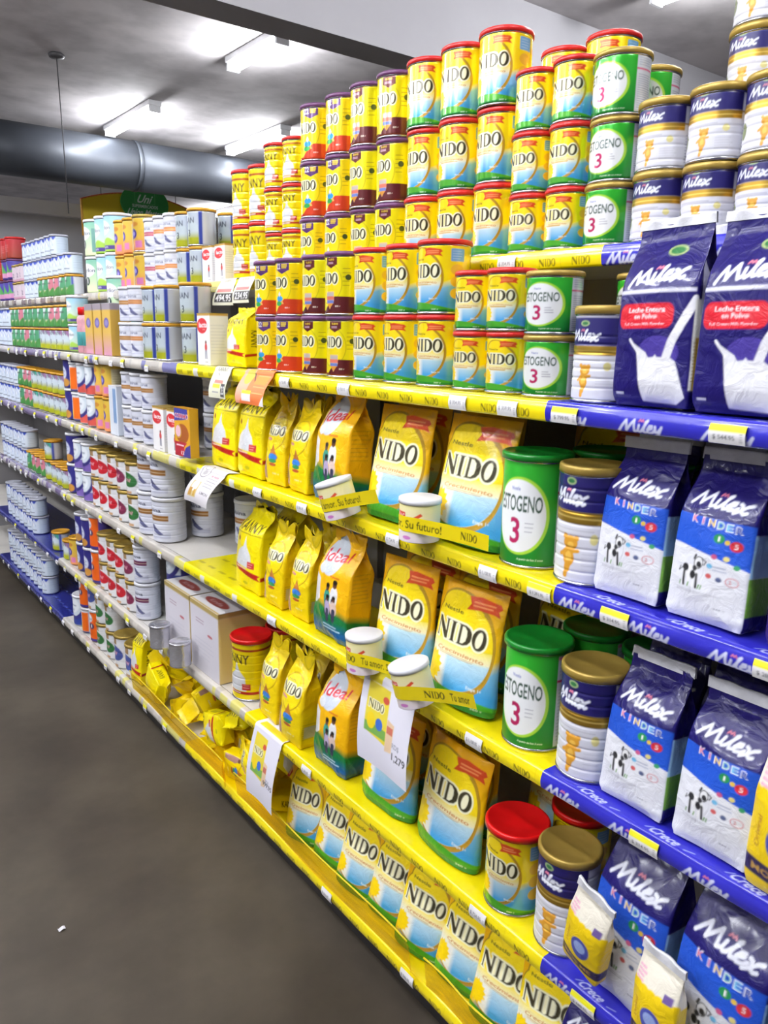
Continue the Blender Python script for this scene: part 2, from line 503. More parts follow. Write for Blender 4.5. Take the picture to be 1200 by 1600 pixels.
def art_etapa(W, H, res, kind):
    A = Art(W * math.pi, H, res, YELG if kind == 'b' else (248, 216, 8))
    A.ring(0, H * .52, W * .40, H * .34, .0022, (206, 190, 20)); A.ell(W * .02, H * .5, W * .36, H * .30, (250, 226, 20))
    foot = BROWN if kind == 'b' else (206, 62, 30)
    A.poly([(-W * .9, 0), (W * .8, 0), (W * .8, H * .29), (W * .22, H * .30), (-W * .12, H * .06), (-W * .9, H * .06)], foot)
    A.rect(-W * .9, W * .8, 0, H * .035, (120, 50, 20) if kind == 'b' else (190, 60, 30))
    A.nido(-W * .02, H * .60, W * .62, H * .18)
    if kind == 'b':
        A.rect(-W * .06, W * .28, H * .83, H, BROWN); A.poly([(-W * .06, H * .835), (W * .28, H * .835), (W * .11, H * .77)], BROWN)
        A.text('NUEVO', W * .11, H * .92, W * .18, H * .035, (230, 200, 60)); A.lines(W * .0, W * .24, H * .84, H * .88, 2, (220, 180, 200))
        A.poly([(-W * .05, H * .38), (W * .2, H * .38), (W * .2, H * .22), (W * .075, H * .08), (-W * .05, H * .22)], (224, 190, 150))
        A.rect(-W * .04, W * .19, H * .30, H * .36, (196, 186, 176)); A.rect(-W * .05, W * .2, H * .24, H * .30, (226, 120, 100)); A.rect(-W * .04, W * .19, H * .18, H * .235, (110, 130, 200))
        A.poly([(-W * .03, H * .18), (W * .18, H * .18), (W * .075, H * .09)], (220, 150, 60))
    else:
        A.rect(-W * .06, W * .36, H * .83, H, PURP); A.poly([(-W * .06, H * .835), (W * .36, H * .835), (W * .15, H * .76)], PURP)
        A.text('22', W * .02, H * .905, W * .15, H * .10, (240, 236, 245)); A.lines(W * .13, W * .33, H * .86, H * .95, 3, (220, 190, 60), .003)
        A.poly([(-W * .12, H * .2), (W * .05, H * .44), (W * .2, H * .2)], (240, 180, 90)); A.ell(W * .05, H * .3, W * .12, H * .055, (60, 160, 220)); A.ell(W * .02, H * .21, W * .11, H * .045, (60, 170, 80))
        A.poly([(W * .0, H * .38), (W * .05, H * .44), (W * .1, H * .38), (W * .05, H * .33)], (244, 236, 225))
    A.text('800 g', W * .3, H * .13, W * .13, H * .035, (240, 226, 210))
    A.lines(W * .42, W * .62, H * .45, H * .8, 5, (130, 110, 30)); A.ell(W * .55, H * .62, W * .07, H * .05, (70, 80, 40))
    A.rect(W * .85, W * 1.3, H * .1, H * .9, (246, 222, 70)); A.lines(W * .88, W * 1.26, H * .14, H * .86, 12, (150, 130, 40))
    return A


def art_estogeno(W, H, res):
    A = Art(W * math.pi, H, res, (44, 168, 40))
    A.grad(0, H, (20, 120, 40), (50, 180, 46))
    A.ell(-W * .08, H * .48, W * .46, H * .37, (170, 216, 60)); A.ell(-W * .1, H * .48, W * .43, H * .345, (240, 242, 244))
    A.text('Nestle', -W * .15, H * .74, W * .15, H * .035, (110, 120, 190))
    A.text('ESTOGENO', -W * .10, H * .60, W * .74, H * .155, (36, 70, 52))
    A.text('3', -W * .14, H * .34, W * .17, H * .25, (178, 24, 88)); A.lines(W * .02, W * .18, H * .32, H * .44, 3, (150, 150, 165))
    A.text('A partir de los 3 anos', W * .12, H * .07, W * .4, H * .025, (220, 236, 210))
    A.rect(W * .50, W * .95, H * .03, H * .97, (206, 212, 222)); A.rect(W * .50, W * .95, H * .70, H * .725, (200, 40, 100)); A.rect(W * .50, W * .95, H * .93, H * .96, (230, 140, 180))
    A.lines(W * .54, W * .91, H * .08, H * .64, 16, (150, 156, 170)); A.lines(W * .54, W * .9, H * .76, H * .9, 4, (160, 164, 176))
    A.rect(-W * 1.3, -W * .7, H * .03, H * .97, (206, 212, 222)); A.lines(-W * 1.26, -W * .74, H * .1, H * .9, 16, (150, 156, 170))
    return A


def bear_patch(A, cx, cy, s):
    c = (214, 152, 44); l = (232, 184, 78)
    A.ell(cx, cy, s * .30, s * .42, c, rot=.25); A.ell(cx + s * .08, cy + s * .62, s * .36, s * .32, c)
    A.ell(cx - s * .22, cy + s * .88, s * .13, s * .12, c); A.ell(cx + s * .36, cy + s * .84, s * .13, s * .12, c)
    A.ell(cx + s * .10, cy + s * .54, s * .16, s * .12, l); A.ell(cx + s * .02, cy, s * .16, s * .24, l)
    A.stroke([(cx - s * .12, cy + s * .25), (cx - s * .42, cy + s * .05)], s * .18, c); A.stroke([(cx + s * .2, cy + s * .25), (cx + s * .46, cy + s * .3)], s * .17, c)
    A.stroke([(cx - s * .05, cy - s * .3), (cx - s * .1, cy - s * .85)], s * .22, c); A.stroke([(cx + s * .1, cy - s * .25), (cx + s * .0, cy - s * .6)], s * .2, c)


def art_milex_tin(W, H, res):
    A = Art(W * math.pi, H, res, (212, 212, 222))
    A.rect(-9, 9, H * .66, H, (30, 24, 96)); A.rect(-9, 9, H * .55, H * .66, (188, 150, 56), metal=.85); A.rect(-9, 9, H * .595, H * .61, (236, 206, 110), metal=.6)
    A.milex(-W * .08, H * .79, W * .62, H * .13, H * .026)
    A.ell(-W * .05, H * .93, W * .09, H * .035, (150, 170, 120)); A.ell(-W * .05, H * .93, W * .06, H * .02, (40, 110, 60))
    bear_patch(A, -W * .02, H * .24, H * .21)
    A.ell(W * .36, H * .42, W * .06, H * .05, (206, 196, 130)); A.ell(-W * .48, H * .3, W * .1, H * .12, (120, 130, 90))
    A.lines(W * .2, W * .5, H * .12, H * .3, 5, (190, 190, 200)); A.lines(-W * .4, W * .4, H * .47, H * .51, 1, (170, 170, 180))
    A.rect(W * .62, W * 1.5, H * .03, H * .64, (214, 214, 220)); A.lines(W * .66, W * 1.45, H * .06, H * .5, 10, (150, 150, 170))
    A.rect(W * .62, W * 1.2, H * .66, H * .97, (206, 208, 222))
    return A


def art_kanny_tin(W, H, res):
    A = Art(W * math.pi, H, res, (246, 222, 6))
    A.rect(-9, 9, H * .86, H * .9, (170, 60, 30)); A.text('KANNY', -W * .05, H * .72, W * .95, H * .17, (66, 50, 34))
    A.ell(-W * .22, H * .55, W * .07, H * .05, (170, 60, 40)); A.poly([(W * .0, H * .5), (W * .06, H * .66), (W * .14, H * .52), (W * .3, H * .4), (W * .34, H * .16), (-W * .34, H * .16), (-W * .3, H * .34)], (230, 232, 238))
    A.rect(-9, 9, H * .10, H * .15, (178, 36, 30)); A.rect(W * .22, W * .45, H * .18, H * .29, (190, 40, 40)); A.lines(W * .25, W * .42, H * .2, H * .28, 2, (240, 200, 190))
    A.lines(-W * .3, W * .3, H * .11, H * .14, 1, (240, 220, 200), .003)
    A.text('KANNY', W * 1.2, H * .6, W * .7, H * .14, (66, 50, 34))
    return A


def art_fabina(W, H, res, band):
    A = Art(W * math.pi, H, res, (208, 210, 222))
    A.text('fabina', W * .0, H * .77, W * .66, H * .10, (60, 64, 96))
    A.rect(-W * .6, W * .55, H * .52, H * .65, band, metal=.45); A.rect(-W * .6, W * .55, H * .575, H * .59, (240, 220, 190), metal=.4)
    A.poly([(-W * .1, H * .42), (W * .0, H * .26), (W * .22, H * .18), (W * .5, H * .14), (W * .2, H * .3), (W * .02, H * .42)], (90, 92, 130)); A.poly([(-W * .5, H * .2), (0, H * .12), (W * .6, H * .24), (W * .6, H * .1), (-W * .5, H * .08)], (186, 188, 206))
    A.lines(W * .8, W * 1.4, H * .1, H * .9, 12, (180, 184, 200))
    return A


def art_nan(W, H, res, top, hill=None, word='NAN'):
    A = Art(W * math.pi, H, res, (196, 208, 216))
    A.rect(W * .42, W * .56, 0, H, (60, 74, 160)); A.rect(W * .56, W * 1.4, 0, H, (196, 198, 206), metal=.15); A.rect(W * .6, W * .9, H * .15, H * .85, (196, 198, 204))
    A.poly([(-W * .1, H), (W * .42, H * .55), (W * .42, H)], top)
    A.rect(-W * 1.2, W * .42, 0, H * .22, (168, 172, 30)); A.grad(H * .2, H * .4, (168, 172, 60), (196, 208, 216), ((A.Y > H * .2) & (A.Y < H * .4) & (A.X < W * .42)) * 1.0)
    A.text(word, -W * .02, H * .72, W * .55, H * .17, (76, 80, 96)); A.text('3', 0, H * .35, W * .13, H * .2, (70, 76, 80))
    if hill:
        A.rect(-W * .5, W * .42, H * .45, H, (214, 224, 224)); A.poly([(-W * .1, H * .35), (W * .25, H), (W * .42, H), (W * .42, H * .3)], hill)
        A.poly([(-W * .5, 0), (-W * .5, H * .3), (-W * .3, H * .5), (-W * .2, H * .26), (-W * .05, H * .44), (W * .1, H * .2), (W * .3, H * .4), (W * .56, H * .5), (W * .56, 0)], (70, 134, 66))
        A.rect(-W * .4, W * .2, H * .6, H * .66, (70, 90, 80))
    return A


def art_nutrilon(W, H, res, one=False):
    A = Art(W * math.pi, H, res, (168, 208, 228) if not one else (126, 180, 160))
    A.grad(0, H, (226, 236, 190), (150, 200, 230) if not one else (120, 186, 164), (np.abs(A.X) < W * .9) * 1.0)
    A.ell(-W * .1, H * .66, W * .40, H * .21, (240, 244, 246)); A.text('nutrilon', -W * .06, H * .66, W * .72, H * .12, (60, 64, 90))
    if not one:
        A.put(np.clip((H * (.34 + .05 * np.sin(A.X / W * 9)) - A.Y) / res, 0, 1), (164, 204, 80)); A.rect(-9, 9, H * .06, H * .17, (76, 56, 140)); A.text('INFANTIL', 0, H * .115, W * .4, H * .05, (220, 220, 240))
    else:
        A.ell(-W * .05, H * .34, W * .13, H * .13, (40, 60, 60)); A.text('1', -W * .05, H * .34, W * .06, H * .15, (240, 240, 240)); A.rect(W * .35, W * 1.2, H * .1, H * .8, (110, 160, 150))
    return A


def art_gold(W, H, res):
    A = Art(W * math.pi, H, res, (214, 176, 66), metal=.3)
    A.grad(0, H * .5, (226, 140, 90), (216, 180, 66), (np.abs(A.X) < W * .5) * 1.0)
    A.ell(-W * .05, H * .5, W * .2, H * .15, (70, 56, 140)); A.ell(-W * .05, H * .5, W * .12, H * .07, (150, 140, 210)); A.ell(0, H * .78, W * .22, H * .07, (196, 130, 50)); A.rect(W * .05, W * .35, H * .1, H * .3, (206, 120, 170))
    A.rect(W * .5, W * 1.2, H * .1, H * .85, (200, 190, 150)); A.lines(W * .55, W * 1.1, H * .15, H * .8, 9, (150, 140, 110))
    return A


def art_bluewhite(W, H, res):
    A = Art(W * math.pi, H, res, (208, 218, 232))
    A.rect(-W * .75, W * .45, H * .66, H, (44, 70, 176))
    pts = [(-W * .75, H * .5)]
    for k in range(9): pts.append((-W * .75 + W * .15 * k, H * (.62 if k % 2 else .8)))
    A.poly(pts + [(W * .45, H * .5)], (214, 222, 234))
    A.text('M', -W * .05, H * .55, W * .4, H * .3, (232, 236, 244)); A.stroke([(-W * .3, H * .4), (-W * .1, H * .68), (0, H * .45), (W * .12, H * .68), (W * .25, H * .4)], H * .03, (150, 166, 210))
    A.rect(-W * .3, W * .3, H * .18, H * .22, (90, 100, 120)); A.rect(W * .45, W * 1.3, 0, H, (196, 210, 224)); A.lines(W * .5, W * 1.1, H * .12, H * .85, 9, (160, 176, 196))
    A.ell(0, H * .9, W * .06, H * .05, (220, 226, 240))
    return A


def art_drop(W, H, res, c):
    A = Art(W * math.pi, H, res, (218, 218, 220))
    A.ell(W * .0, H * .5, W * .46, H * .24, c, rot=-.25); A.text('mil', 0, H * .5, W * .3, H * .13, (230, 170, 180), rot=-.2, shear=.3)
    A.rect(-W * .2, W * .15, H * .78, H * .98, (160, 130, 90)); A.rect(-9, 9, 0, H * .04, (200, 200, 205)); A.rect(-W * .2, W * .2, H * .03, H * .12, (190, 150, 110))
    A.lines(W * .7, W * 1.4, H * .2, H * .8, 8, (190, 190, 196))
    return A


def art_arc(W, H, res, block):
    A = Art(W * math.pi, H, res, (206, 216, 226))
    A.rect(-W * .2, W * .7, H * .02, H * .34, block); A.rect(W * .55, W * 1.3, 0, H, (52, 48, 120))
    A.ring(-W * .05, H * .78, W * .55, H * .52, W * .14, (52, 48, 120), a0=240, a1=20); A.ell(-W * .1, H * .72, W * .4, H * .28, (226, 232, 238))
    A.text('nalten', -W * .1, H * .72, W * .5, H * .08, (80, 96, 130)); A.text('1A', -W * .05, H * .55, W * .14, H * .08, (80, 96, 130)); A.rect(-W * .5, -W * .2, H * .02, H * .4, (150, 200, 220))
    return A


def art_stripe(W, H, res):
    A = Art(W * math.pi, H, res, (210, 214, 220))
    A.rect(W * .0, W * .5, H * .08, H * .88, (230, 104, 20)); A.rect(-W * .4, 0, H * .1, H * .42, (220, 206, 20)); A.rect(-W * .6, W * .6, 0, H * .08, (50, 50, 110))
    A.lines(-W * .4, -W * .02, H * .5, H * .85, 4, (110, 120, 140), .004); A.rect(W * .5, W * 1.4, 0, H, (150, 190, 214))
    return A


def art_orange1(W, H, res):
    A = Art(W * math.pi, H, res, (226, 96, 18))
    A.ell(-W * .2, H * .78, W * .34, H * .16, (220, 224, 232)); A.text('babel', -W * .1, H * .76, W * .4, H * .07, (80, 90, 130)); A.ell(W * .05, H * .52, W * .17, H * .1, (40, 40, 90)); A.text('1', W * .05, H * .52, W * .08, H * .11, (240, 240, 245))
    A.rect(-9, 9, 0, H * .1, (60, 50, 130)); A.rect(W * .5, W * 1.4, 0, H, (80, 70, 160))
    return A


def art_navy(W, H, res):
    A = Art(W * math.pi, H, res, (44, 40, 120))
    A.ell(-W * .1, H * .5, W * .3, H * .25, (200, 206, 224)); A.lines(-W * .3, W * .1, H * .4, H * .6, 3, (90, 100, 150), .003); A.ell(W * .1, H * .18, W * .25, H * .14, (196, 140, 60))
    return A


def art_pink(W, H, res):
    A = Art(W * math.pi, H, res, (206, 190, 200)); A.rect(-W * .5, W * .5, H * .82, H, (176, 150, 90)); A.text('2', W * .05, H * .35, W * .16, H * .24, (96, 74, 110))
    A.rect(-W * .5, W * .5, 0, H * .14, (196, 150, 170)); A.ell(-W * .2, H * .6, W * .14, H * .12, (230, 220, 226)); A.rect(W * .5, W * 1.3, 0, H, (190, 180, 190)); return A


def art_multi(W, H, res):
    A = Art(W * math.pi, H, res, (84, 70, 160)); A.poly([(-W * .4, H * .35), (0, H * .9), (W * .3, H * .4), (W * .6, H * .8), (W * .6, H * .2), (-W * .4, H * .2)], (90, 170, 90)); A.rect(-9, 9, H * .1, H * .35, (214, 150, 190)); A.rect(-9, 9, 0, H * .1, (70, 50, 130)); return A


def art_red(W, H, res):
    A = Art(W * math.pi, H, res, (186, 44, 52)); A.grad(0, H, (150, 60, 40), (190, 40, 54)); A.lines(-W * .3, W * .3, H * .3, H * .7, 4, (220, 130, 130), .003); return A


def art_cerelac(W, H, res):
    A = Art(W * math.pi, H, res, (236, 226, 150)); A.grad(0, H, (226, 214, 226), (240, 232, 160))
    A.rect(-W * .52, W * .05, H * .55, H * .78, (200, 44, 40), r=.002); A.text('CERELAC', -W * .22, H * .67, W * .5, H * .13, (240, 226, 220)); A.rect(-W * .5, W * .0, H * .5, H * .54, (220, 90, 50))
    A.poly([(W * .2, H * .62), (W * .45, H * .78), (W * .5, H * .72), (W * .26, H * .56)], (206, 70, 40)); A.ell(W * .35, H * .42, W * .2, H * .16, (240, 214, 90)); A.ell(W * .1, H * .12, W * .12, H * .05, (200, 120, 190))
    return A


NEAR, MID, FAR = 0.0012, 0.0018, 0.0032
rib4 = [(z, .0012, .0016) for z in (.03, .05, .07, .09)]
T = {}
T['red_big'] = make_tin('milk_tin', .105, .139, art_crecimiento(.11, .128, NEAR, math.pi * .105), M_TIN, M_REDLID, NEAR, .010)
T['red_small'] = make_tin('milk_tin', .088, .108, art_crecimiento(.092, .096, NEAR, math.pi * .088), M_TIN, M_REDLID, NEAR, .009)
T['brown'] = make_tin('milk_tin', .100, .139, art_etapa(.1, .128, NEAR, 'b'), M_TIN, M_PURLID, NEAR, .010)
T['orange'] = make_tin('milk_tin', .100, .139, art_etapa(.1, .128, NEAR, 'o'), M_TIN, M_PURLID, NEAR, .010)
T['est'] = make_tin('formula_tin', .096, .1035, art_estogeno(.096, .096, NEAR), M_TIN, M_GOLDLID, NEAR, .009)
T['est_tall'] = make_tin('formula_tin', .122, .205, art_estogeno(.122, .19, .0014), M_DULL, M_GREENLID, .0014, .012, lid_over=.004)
T['milex_low'] = make_tin('formula_tin', .092, .109, art_milex_tin(.092, .1, NEAR), M_DULL, M_GOLDLID, NEAR, .012, ribs=[(.012, .001, .0015), (.034, .0008, .0015), (.045, .0008, .0015)])
T['milex'] = make_tin('formula_tin', .105, .150, art_milex_tin(.105, .128, NEAR), M_DULL, M_GOLDLID, NEAR, .013, ribs=[(z, .0012, .0018) for z in (.02, .035, .05, .062, .075, .088, .1)])
T['milex_tall'] = make_tin('formula_tin', .116, .200, art_milex_tin(.116, .185, .0014), M_DULL, M_GOLDLID, .0014, .014, ribs=[(z, .0014, .002) for z in (.02, .04, .06, .08, .1, .12, .14, .16)])
T['kanny_big'] = make_tin('milk_tin', .098, .158, art_kanny_tin(.098, .144, MID), M_TIN, M_REDLID, MID, .010, ribs=rib4)
T['kanny_low'] = make_tin('milk_tin', .084, .119, art_kanny_tin(.084, .11, MID), M_TIN, M_REDLID, MID, .009, ribs=rib4)
T['kanny_jar'] = make_tin('milk_tin', .125, .200, art_kanny_tin(.125, .185, MID), M_TIN, M_REDDER, MID, .013, ribs=[(z, .0018, .002) for z in (.045, .07, .095, .12, .145)], lid_over=.004)
T['nido_jar'] = make_tin('milk_tin', .122, .180, art_crecimiento(.122, .165, .0014, math.pi * .122), M_TIN, M_REDDER, .0014, .013, lid_over=.004)
for k, c in (('fab_gold', (190, 130, 60)), ('fab_or', (220, 140, 70)), ('fab_pink', (190, 80, 110)), ('fab_purp', (116, 50, 100))):
    T[k] = make_tin('formula_tin', .092, .125, art_fabina(.092, .112, MID + .0006, c), M_DULL, M_WHITELID, MID + .0006, .011, ribs=[(z, .0012, .002) for z in (.02, .04, .088)], rim=False)
T['fab_tall'] = make_tin('formula_tin', .122, .165, art_fabina(.122, .152, MID, (170, 116, 54)), M_DULL, M_WHITELID, MID, .013, ribs=[(z, .0016, .002) for z in (.025, .045, .065, .11, .13)], rim=False)
T['fab_plum'] = make_tin('formula_tin', .10, .15, art_fabina(.10, .137, MID, (120, 44, 96)), M_DULL, M_WHITELID, MID, .012, ribs=[(z, .0014, .002) for z in (.02, .04, .06, .1, .12)], rim=False)
T['nan'] = make_tin('formula_tin', .098, .122, art_nan(.098, .11, MID + .0004, (190, 200, 214)), M_TIN, M_ORLID, MID + .0004, .010)
T['nan_pur'] = make_tin('formula_tin', .088, .100, art_nan(.098, .104, FAR, (150, 110, 150)), M_DULL, M_ORLID, FAR, .010, rim=False)
T['nan_teal'] = make_tin('formula_tin', .088, .100, art_nan(.098, .104, FAR, (60, 150, 130)), M_DULL, M_ORLID, FAR, .010, rim=False)
T['hill_pink'] = make_tin('formula_tin', .088, .100, art_nan(.098, .104, FAR, (190, 100, 120), hill=(200, 120, 136)), M_DULL, M_ORLID, FAR, .010, rim=False)
T['hill_green'] = make_tin('formula_tin', .088, .100, art_nan(.098, .104, FAR, (90, 150, 110), hill=(80, 150, 110)), M_DULL, M_ORLID, FAR, .010, rim=False)
T['nutri'] = make_tin('formula_tin', .12, .158, art_nutrilon(.12, .145, MID + .0006), M_DULL, M_WHITELID, MID + .0006, .012, rim=False)
T['nutri_low'] = make_tin('formula_tin', .09, .118, art_nutrilon(.09, .107, FAR), M_DULL, M_WHITELID, FAR, .010, rim=False)
T['nutri_one'] = make_tin('formula_tin', .145, .158, art_nutrilon(.145, .145, MID + .0006, True), M_DULL, M_WHITELID, MID + .0006, .012, rim=False)
T['gold'] = make_tin('formula_tin', .09, .138, art_gold(.09, .127, MID + .0006), M_DULL, M_ORLID, MID + .0006, .011, rim=False)
T['gold_big'] = make_tin('formula_tin', .12, .138, art_gold(.12, .127, MID + .0006), M_TIN, M_GOLDLID, MID + .0006, .011)
T['bluew'] = make_tin('formula_tin', .090, .100, art_bluewhite(.1, .107, FAR), M_DULL, M_GREYLID, FAR, .010, rim=False)
T['drop_red'] = make_tin('formula_tin', .098, .128, art_drop(.098, .115, FAR - .0008, (188, 30, 44)), M_DULL, M_GOLDLID, FAR - .0008, .012, ribs=rib4, rim=False)
T['drop_plum'] = make_tin('formula_tin', .098, .128, art_drop(.098, .115, FAR - .0008, (126, 44, 76)), M_DULL, M_GOLDLID, FAR - .0008, .012, ribs=rib4, rim=False)
T['drop_green'] = make_tin('formula_tin', .098, .128, art_drop(.098, .115, FAR - .0008, (50, 110, 56)), M_DULL, M_GOLDLID, FAR - .0008, .012, ribs=rib4, rim=False)
T['drop_blue'] = make_tin('formula_tin', .11, .15, art_drop(.11, .137, FAR - .0008, (70, 84, 150)), M_DULL, M_GOLDLID, FAR - .0008, .012, ribs=rib4, rim=False)
T['arc_coral'] = make_tin('formula_tin', .105, .130, art_arc(.105, .118, FAR, (206, 84, 74)), M_DULL, M_WHITELID, FAR, .011, rim=False)
T['arc_lilac'] = make_tin('formula_tin', .105, .130, art_arc(.105, .118, FAR, (120, 96, 170)), M_DULL, M_WHITELID, FAR, .011, rim=False)
T['arc_blue'] = make_tin('formula_tin', .12, .155, art_arc(.12, .143, FAR, (40, 60, 140)), M_DULL, M_WHITELID, FAR, .011, rim=False)
T['stripe'] = make_tin('formula_tin', .09, .130, art_stripe(.09, .118, FAR), M_DULL, M_WHITELID, FAR, .011, rim=False)
T['orange1'] = make_tin('formula_tin', .10, .158, art_orange1(.1, .145, FAR), M_DULL, M_WHITELID, FAR, .012, rim=False)
T['navy'] = make_tin('formula_tin', .10, .14, art_navy(.1, .128, FAR), M_DULL, M_WHITELID, FAR, .011, rim=False)
T['pink'] = make_tin('formula_tin', .086, .098, art_pink(.095, .1, FAR), M_DULL, M_GOLDLID, FAR, .010, rim=False)
T['multi'] = make_tin('formula_tin', .12, .12, art_multi(.12, .108, FAR), M_DULL, M_PURLID, FAR, .011, rim=False)
T['redtin'] = make_tin('formula_tin', .115, .125, art_red(.115, .113, FAR), M_DULL, M_REDLID, FAR, .011, rim=False)
TD = {'red_big': .105, 'red_small': .088, 'brown': .1, 'orange': .1, 'est': .096, 'est_tall': .122, 'milex_low': .092, 'milex': .105, 'milex_tall': .116, 'kanny_big': .098, 'kanny_low': .084,
      'kanny_jar': .125, 'nido_jar': .122, 'fab_gold': .092, 'fab_or': .092, 'fab_pink': .092, 'fab_purp': .092, 'fab_tall': .122, 'fab_plum': .1, 'nan': .098, 'nan_pur': .088, 'nan_teal': .088,
      'hill_pink': .088, 'hill_green': .088, 'nutri': .12, 'nutri_low': .09, 'nutri_one': .145, 'gold': .09, 'gold_big': .12, 'bluew': .09, 'drop_red': .098, 'drop_plum': .098, 'drop_green': .098,
      'drop_blue': .11, 'arc_coral': .105, 'arc_lilac': .105, 'arc_blue': .12, 'stripe': .09, 'orange1': .1, 'navy': .1, 'pink': .086, 'multi': .12, 'redtin': .115}
TH = {'red_big': .139, 'red_small': .108, 'brown': .139, 'orange': .139, 'est': .1035, 'est_tall': .205, 'milex_low': .109, 'milex': .15, 'milex_tall': .2, 'kanny_big': .158, 'kanny_low': .119,
      'kanny_jar': .2, 'nido_jar': .18, 'fab_gold': .125, 'fab_or': .125, 'fab_pink': .125, 'fab_purp': .125, 'fab_tall': .165, 'fab_plum': .15, 'nan': .122, 'nan_pur': .1, 'nan_teal': .1,
      'hill_pink': .1, 'hill_green': .1, 'nutri': .158, 'nutri_low': .118, 'nutri_one': .158, 'gold': .138, 'gold_big': .138, 'bluew': .1, 'drop_red': .128, 'drop_plum': .128, 'drop_green': .128,
      'drop_blue': .15, 'arc_coral': .13, 'arc_lilac': .13, 'arc_blue': .155, 'stripe': .13, 'orange1': .158, 'navy': .14, 'pink': .098, 'multi': .12, 'redtin': .125}
DESC = {'red_big': 'large red-lidded yellow tin', 'red_small': 'small red-lidded yellow tin', 'brown': 'yellow tin with brown corner',
        'orange': 'yellow tin with orange corner', 'est': 'short green number-3 tin', 'est_tall': 'tall green number-3 tin', 'milex_low': 'squat navy and white tin',
        'milex': 'ribbed navy and white tin', 'milex_tall': 'tall navy and white tin', 'kanny_big': 'large ribbed yellow tin', 'kanny_low': 'small ribbed yellow tin',
        'kanny_jar': 'ribbed yellow tin, red lid', 'nido_jar': 'tall yellow tin, red lid', 'fab_gold': 'white tin, brown-gold band', 'fab_or': 'white tin, orange band',
        'fab_pink': 'white tin, pink band', 'fab_purp': 'white tin, purple band', 'fab_tall': 'tall white tin, gold band', 'fab_plum': 'ribbed white tin, plum band', 'nan': 'pale tin, plain amber lid',
        'nan_pur': 'pale tin, mauve corner', 'nan_teal': 'pale tin, teal corner', 'hill_pink': 'green-hill tin, pink side', 'hill_green': 'green-hill tin, green side',
        'nutri': 'light blue tin, purple foot', 'nutri_low': 'small light blue tin', 'nutri_one': 'wide mint green tin', 'gold': 'slim gold tin', 'gold_big': 'wide gold tin',
        'bluew': 'white tin, jagged blue top', 'drop_red': 'white tin, red oval', 'drop_plum': 'white tin, plum oval', 'drop_green': 'white tin, green oval', 'drop_blue': 'white tin, blue oval',
        'arc_coral': 'navy-arc tin, coral block', 'arc_lilac': 'navy-arc tin, lilac block', 'arc_blue': 'navy-arc tin, blue block', 'stripe': 'orange and lime tin', 'orange1': 'tall orange number-1 tin',
        'navy': 'dark blue tin', 'pink': 'pinkish number-2 tin', 'multi': 'wide purple tin', 'redtin': 'plain dark red tin'}
ORD = ['first', 'second', 'third', 'fourth', 'fifth', 'sixth', 'seventh', 'eighth', 'ninth', 'tenth', 'eleventh', 'twelfth', 'thirteenth', 'fourteenth', 'fifteenth', 'sixteenth', 'seventeenth', 'eighteenth', 'nineteenth', 'twentieth', 'twenty-first', 'twenty-second', 'twenty-third', 'twenty-fourth', 'twenty-fifth', 'twenty-sixth']
SH = {'A': ('topmost shelf', 1.145, CAM_Z + .157), 'B': ('second shelf', 1.0, CAM_Z - .100), 'C': ('third shelf', 1.0, CAM_Z - .404),
      'D': ('fourth shelf', 1.0, CAM_Z - .750), 'E': ('fifth shelf', 1.0, CAM_Z - 1.118), 'F': ('bottom shelf', 1.0, CAM_Z - 1.430)}
EPS = .0012
LV = {1: ['alone'], 2: ['lower', 'upper'], 3: ['bottom', 'middle', 'top'], 4: ['bottom', 'second up', 'third up', 'top']}
stacks = []      # (shelf, row, y, [kinds bottom->top], dx)


def stack(sh, y, kinds, n=1, row=0, dx=None):
    if isinstance(kinds, str): kinds = [kinds] * n
    stacks.append([sh, row, y, kinds, dx])


def build_stacks():
    count = {}
    stacks.sort(key=lambda q: -q[2])
    for sh, row, y, kinds, dx in stacks:
        nm, xf, z = SH[sh]
        D = max(TD[k] for k in kinds)
        x = xf + .012 + D / 2 if dx is None else xf + dx
        z += EPS
        lv = LV[len(kinds)]
        seen = set()
        for i, k in enumerate(kinds):
            key = (sh, row, k)
            if k not in seen: count[key] = count.get(key, 0) + 1; seen.add(k)
            n = count[key]
            o = inst(T[k], (x + rng.uniform(-.003, .003), y + rng.uniform(-.001, .001), z), rz=rng.uniform(-.12, .16) + (.45 if k == 'est_tall' else .24 if k == 'est' else .06))
            rear = 'rear ' if row else ''
            pos = ORD[n - 1]
            if len(kinds) == 1: lab = f'{DESC[k]}, standing singly, {pos} such {rear}tin from left, {nm}'
            else: lab = f'{DESC[k]}, {lv[i]} of {pos} such {rear}stack from left, {nm}'
            tag(o, lab, 'tin', f'{DESC[k]}s, {nm}')
            z += TH[k] + .0006


# ---- top shelf, from the near end to the far end
for y in (.838, .745, .652): stack('A', y, 'milex_low', 2)
for y in (.85, .755, .655): stack('A', y, 'milex_low', 4 if y < .8 else 2, row=1, dx=.17)
stack('A', .936, 'est', 3); stack('A', .955, 'est', 3, row=1, dx=.175)
stack('A', 1.031, 'red_small', 3); stack('A', 1.123, 'red_small', 3)
for y in (1.222, 1.336, 1.446): stack('A', y, 'red_big', 3)
for y in (1.215, 1.10): stack('A', y, 'red_big', 3, row=1, dx=.235)
for y in (1.56, 1.668): stack('A', y, 'brown', 3)
for y in (1.782, 1.898): stack('A', y, 'orange', 3)
for y in (2.0, 2.10): stack('A', y, 'kanny_low', 3)
for y in (2.198, 2.305): stack('A', y, 'kanny_big', 2)
for y in (2.64, 2.75): stack('A', y, 'nan', 2)
stack('A', 2.52, 'nan', 2, row=1, dx=.18); stack('A', 2.66, 'nan', 2, row=1, dx=.18)
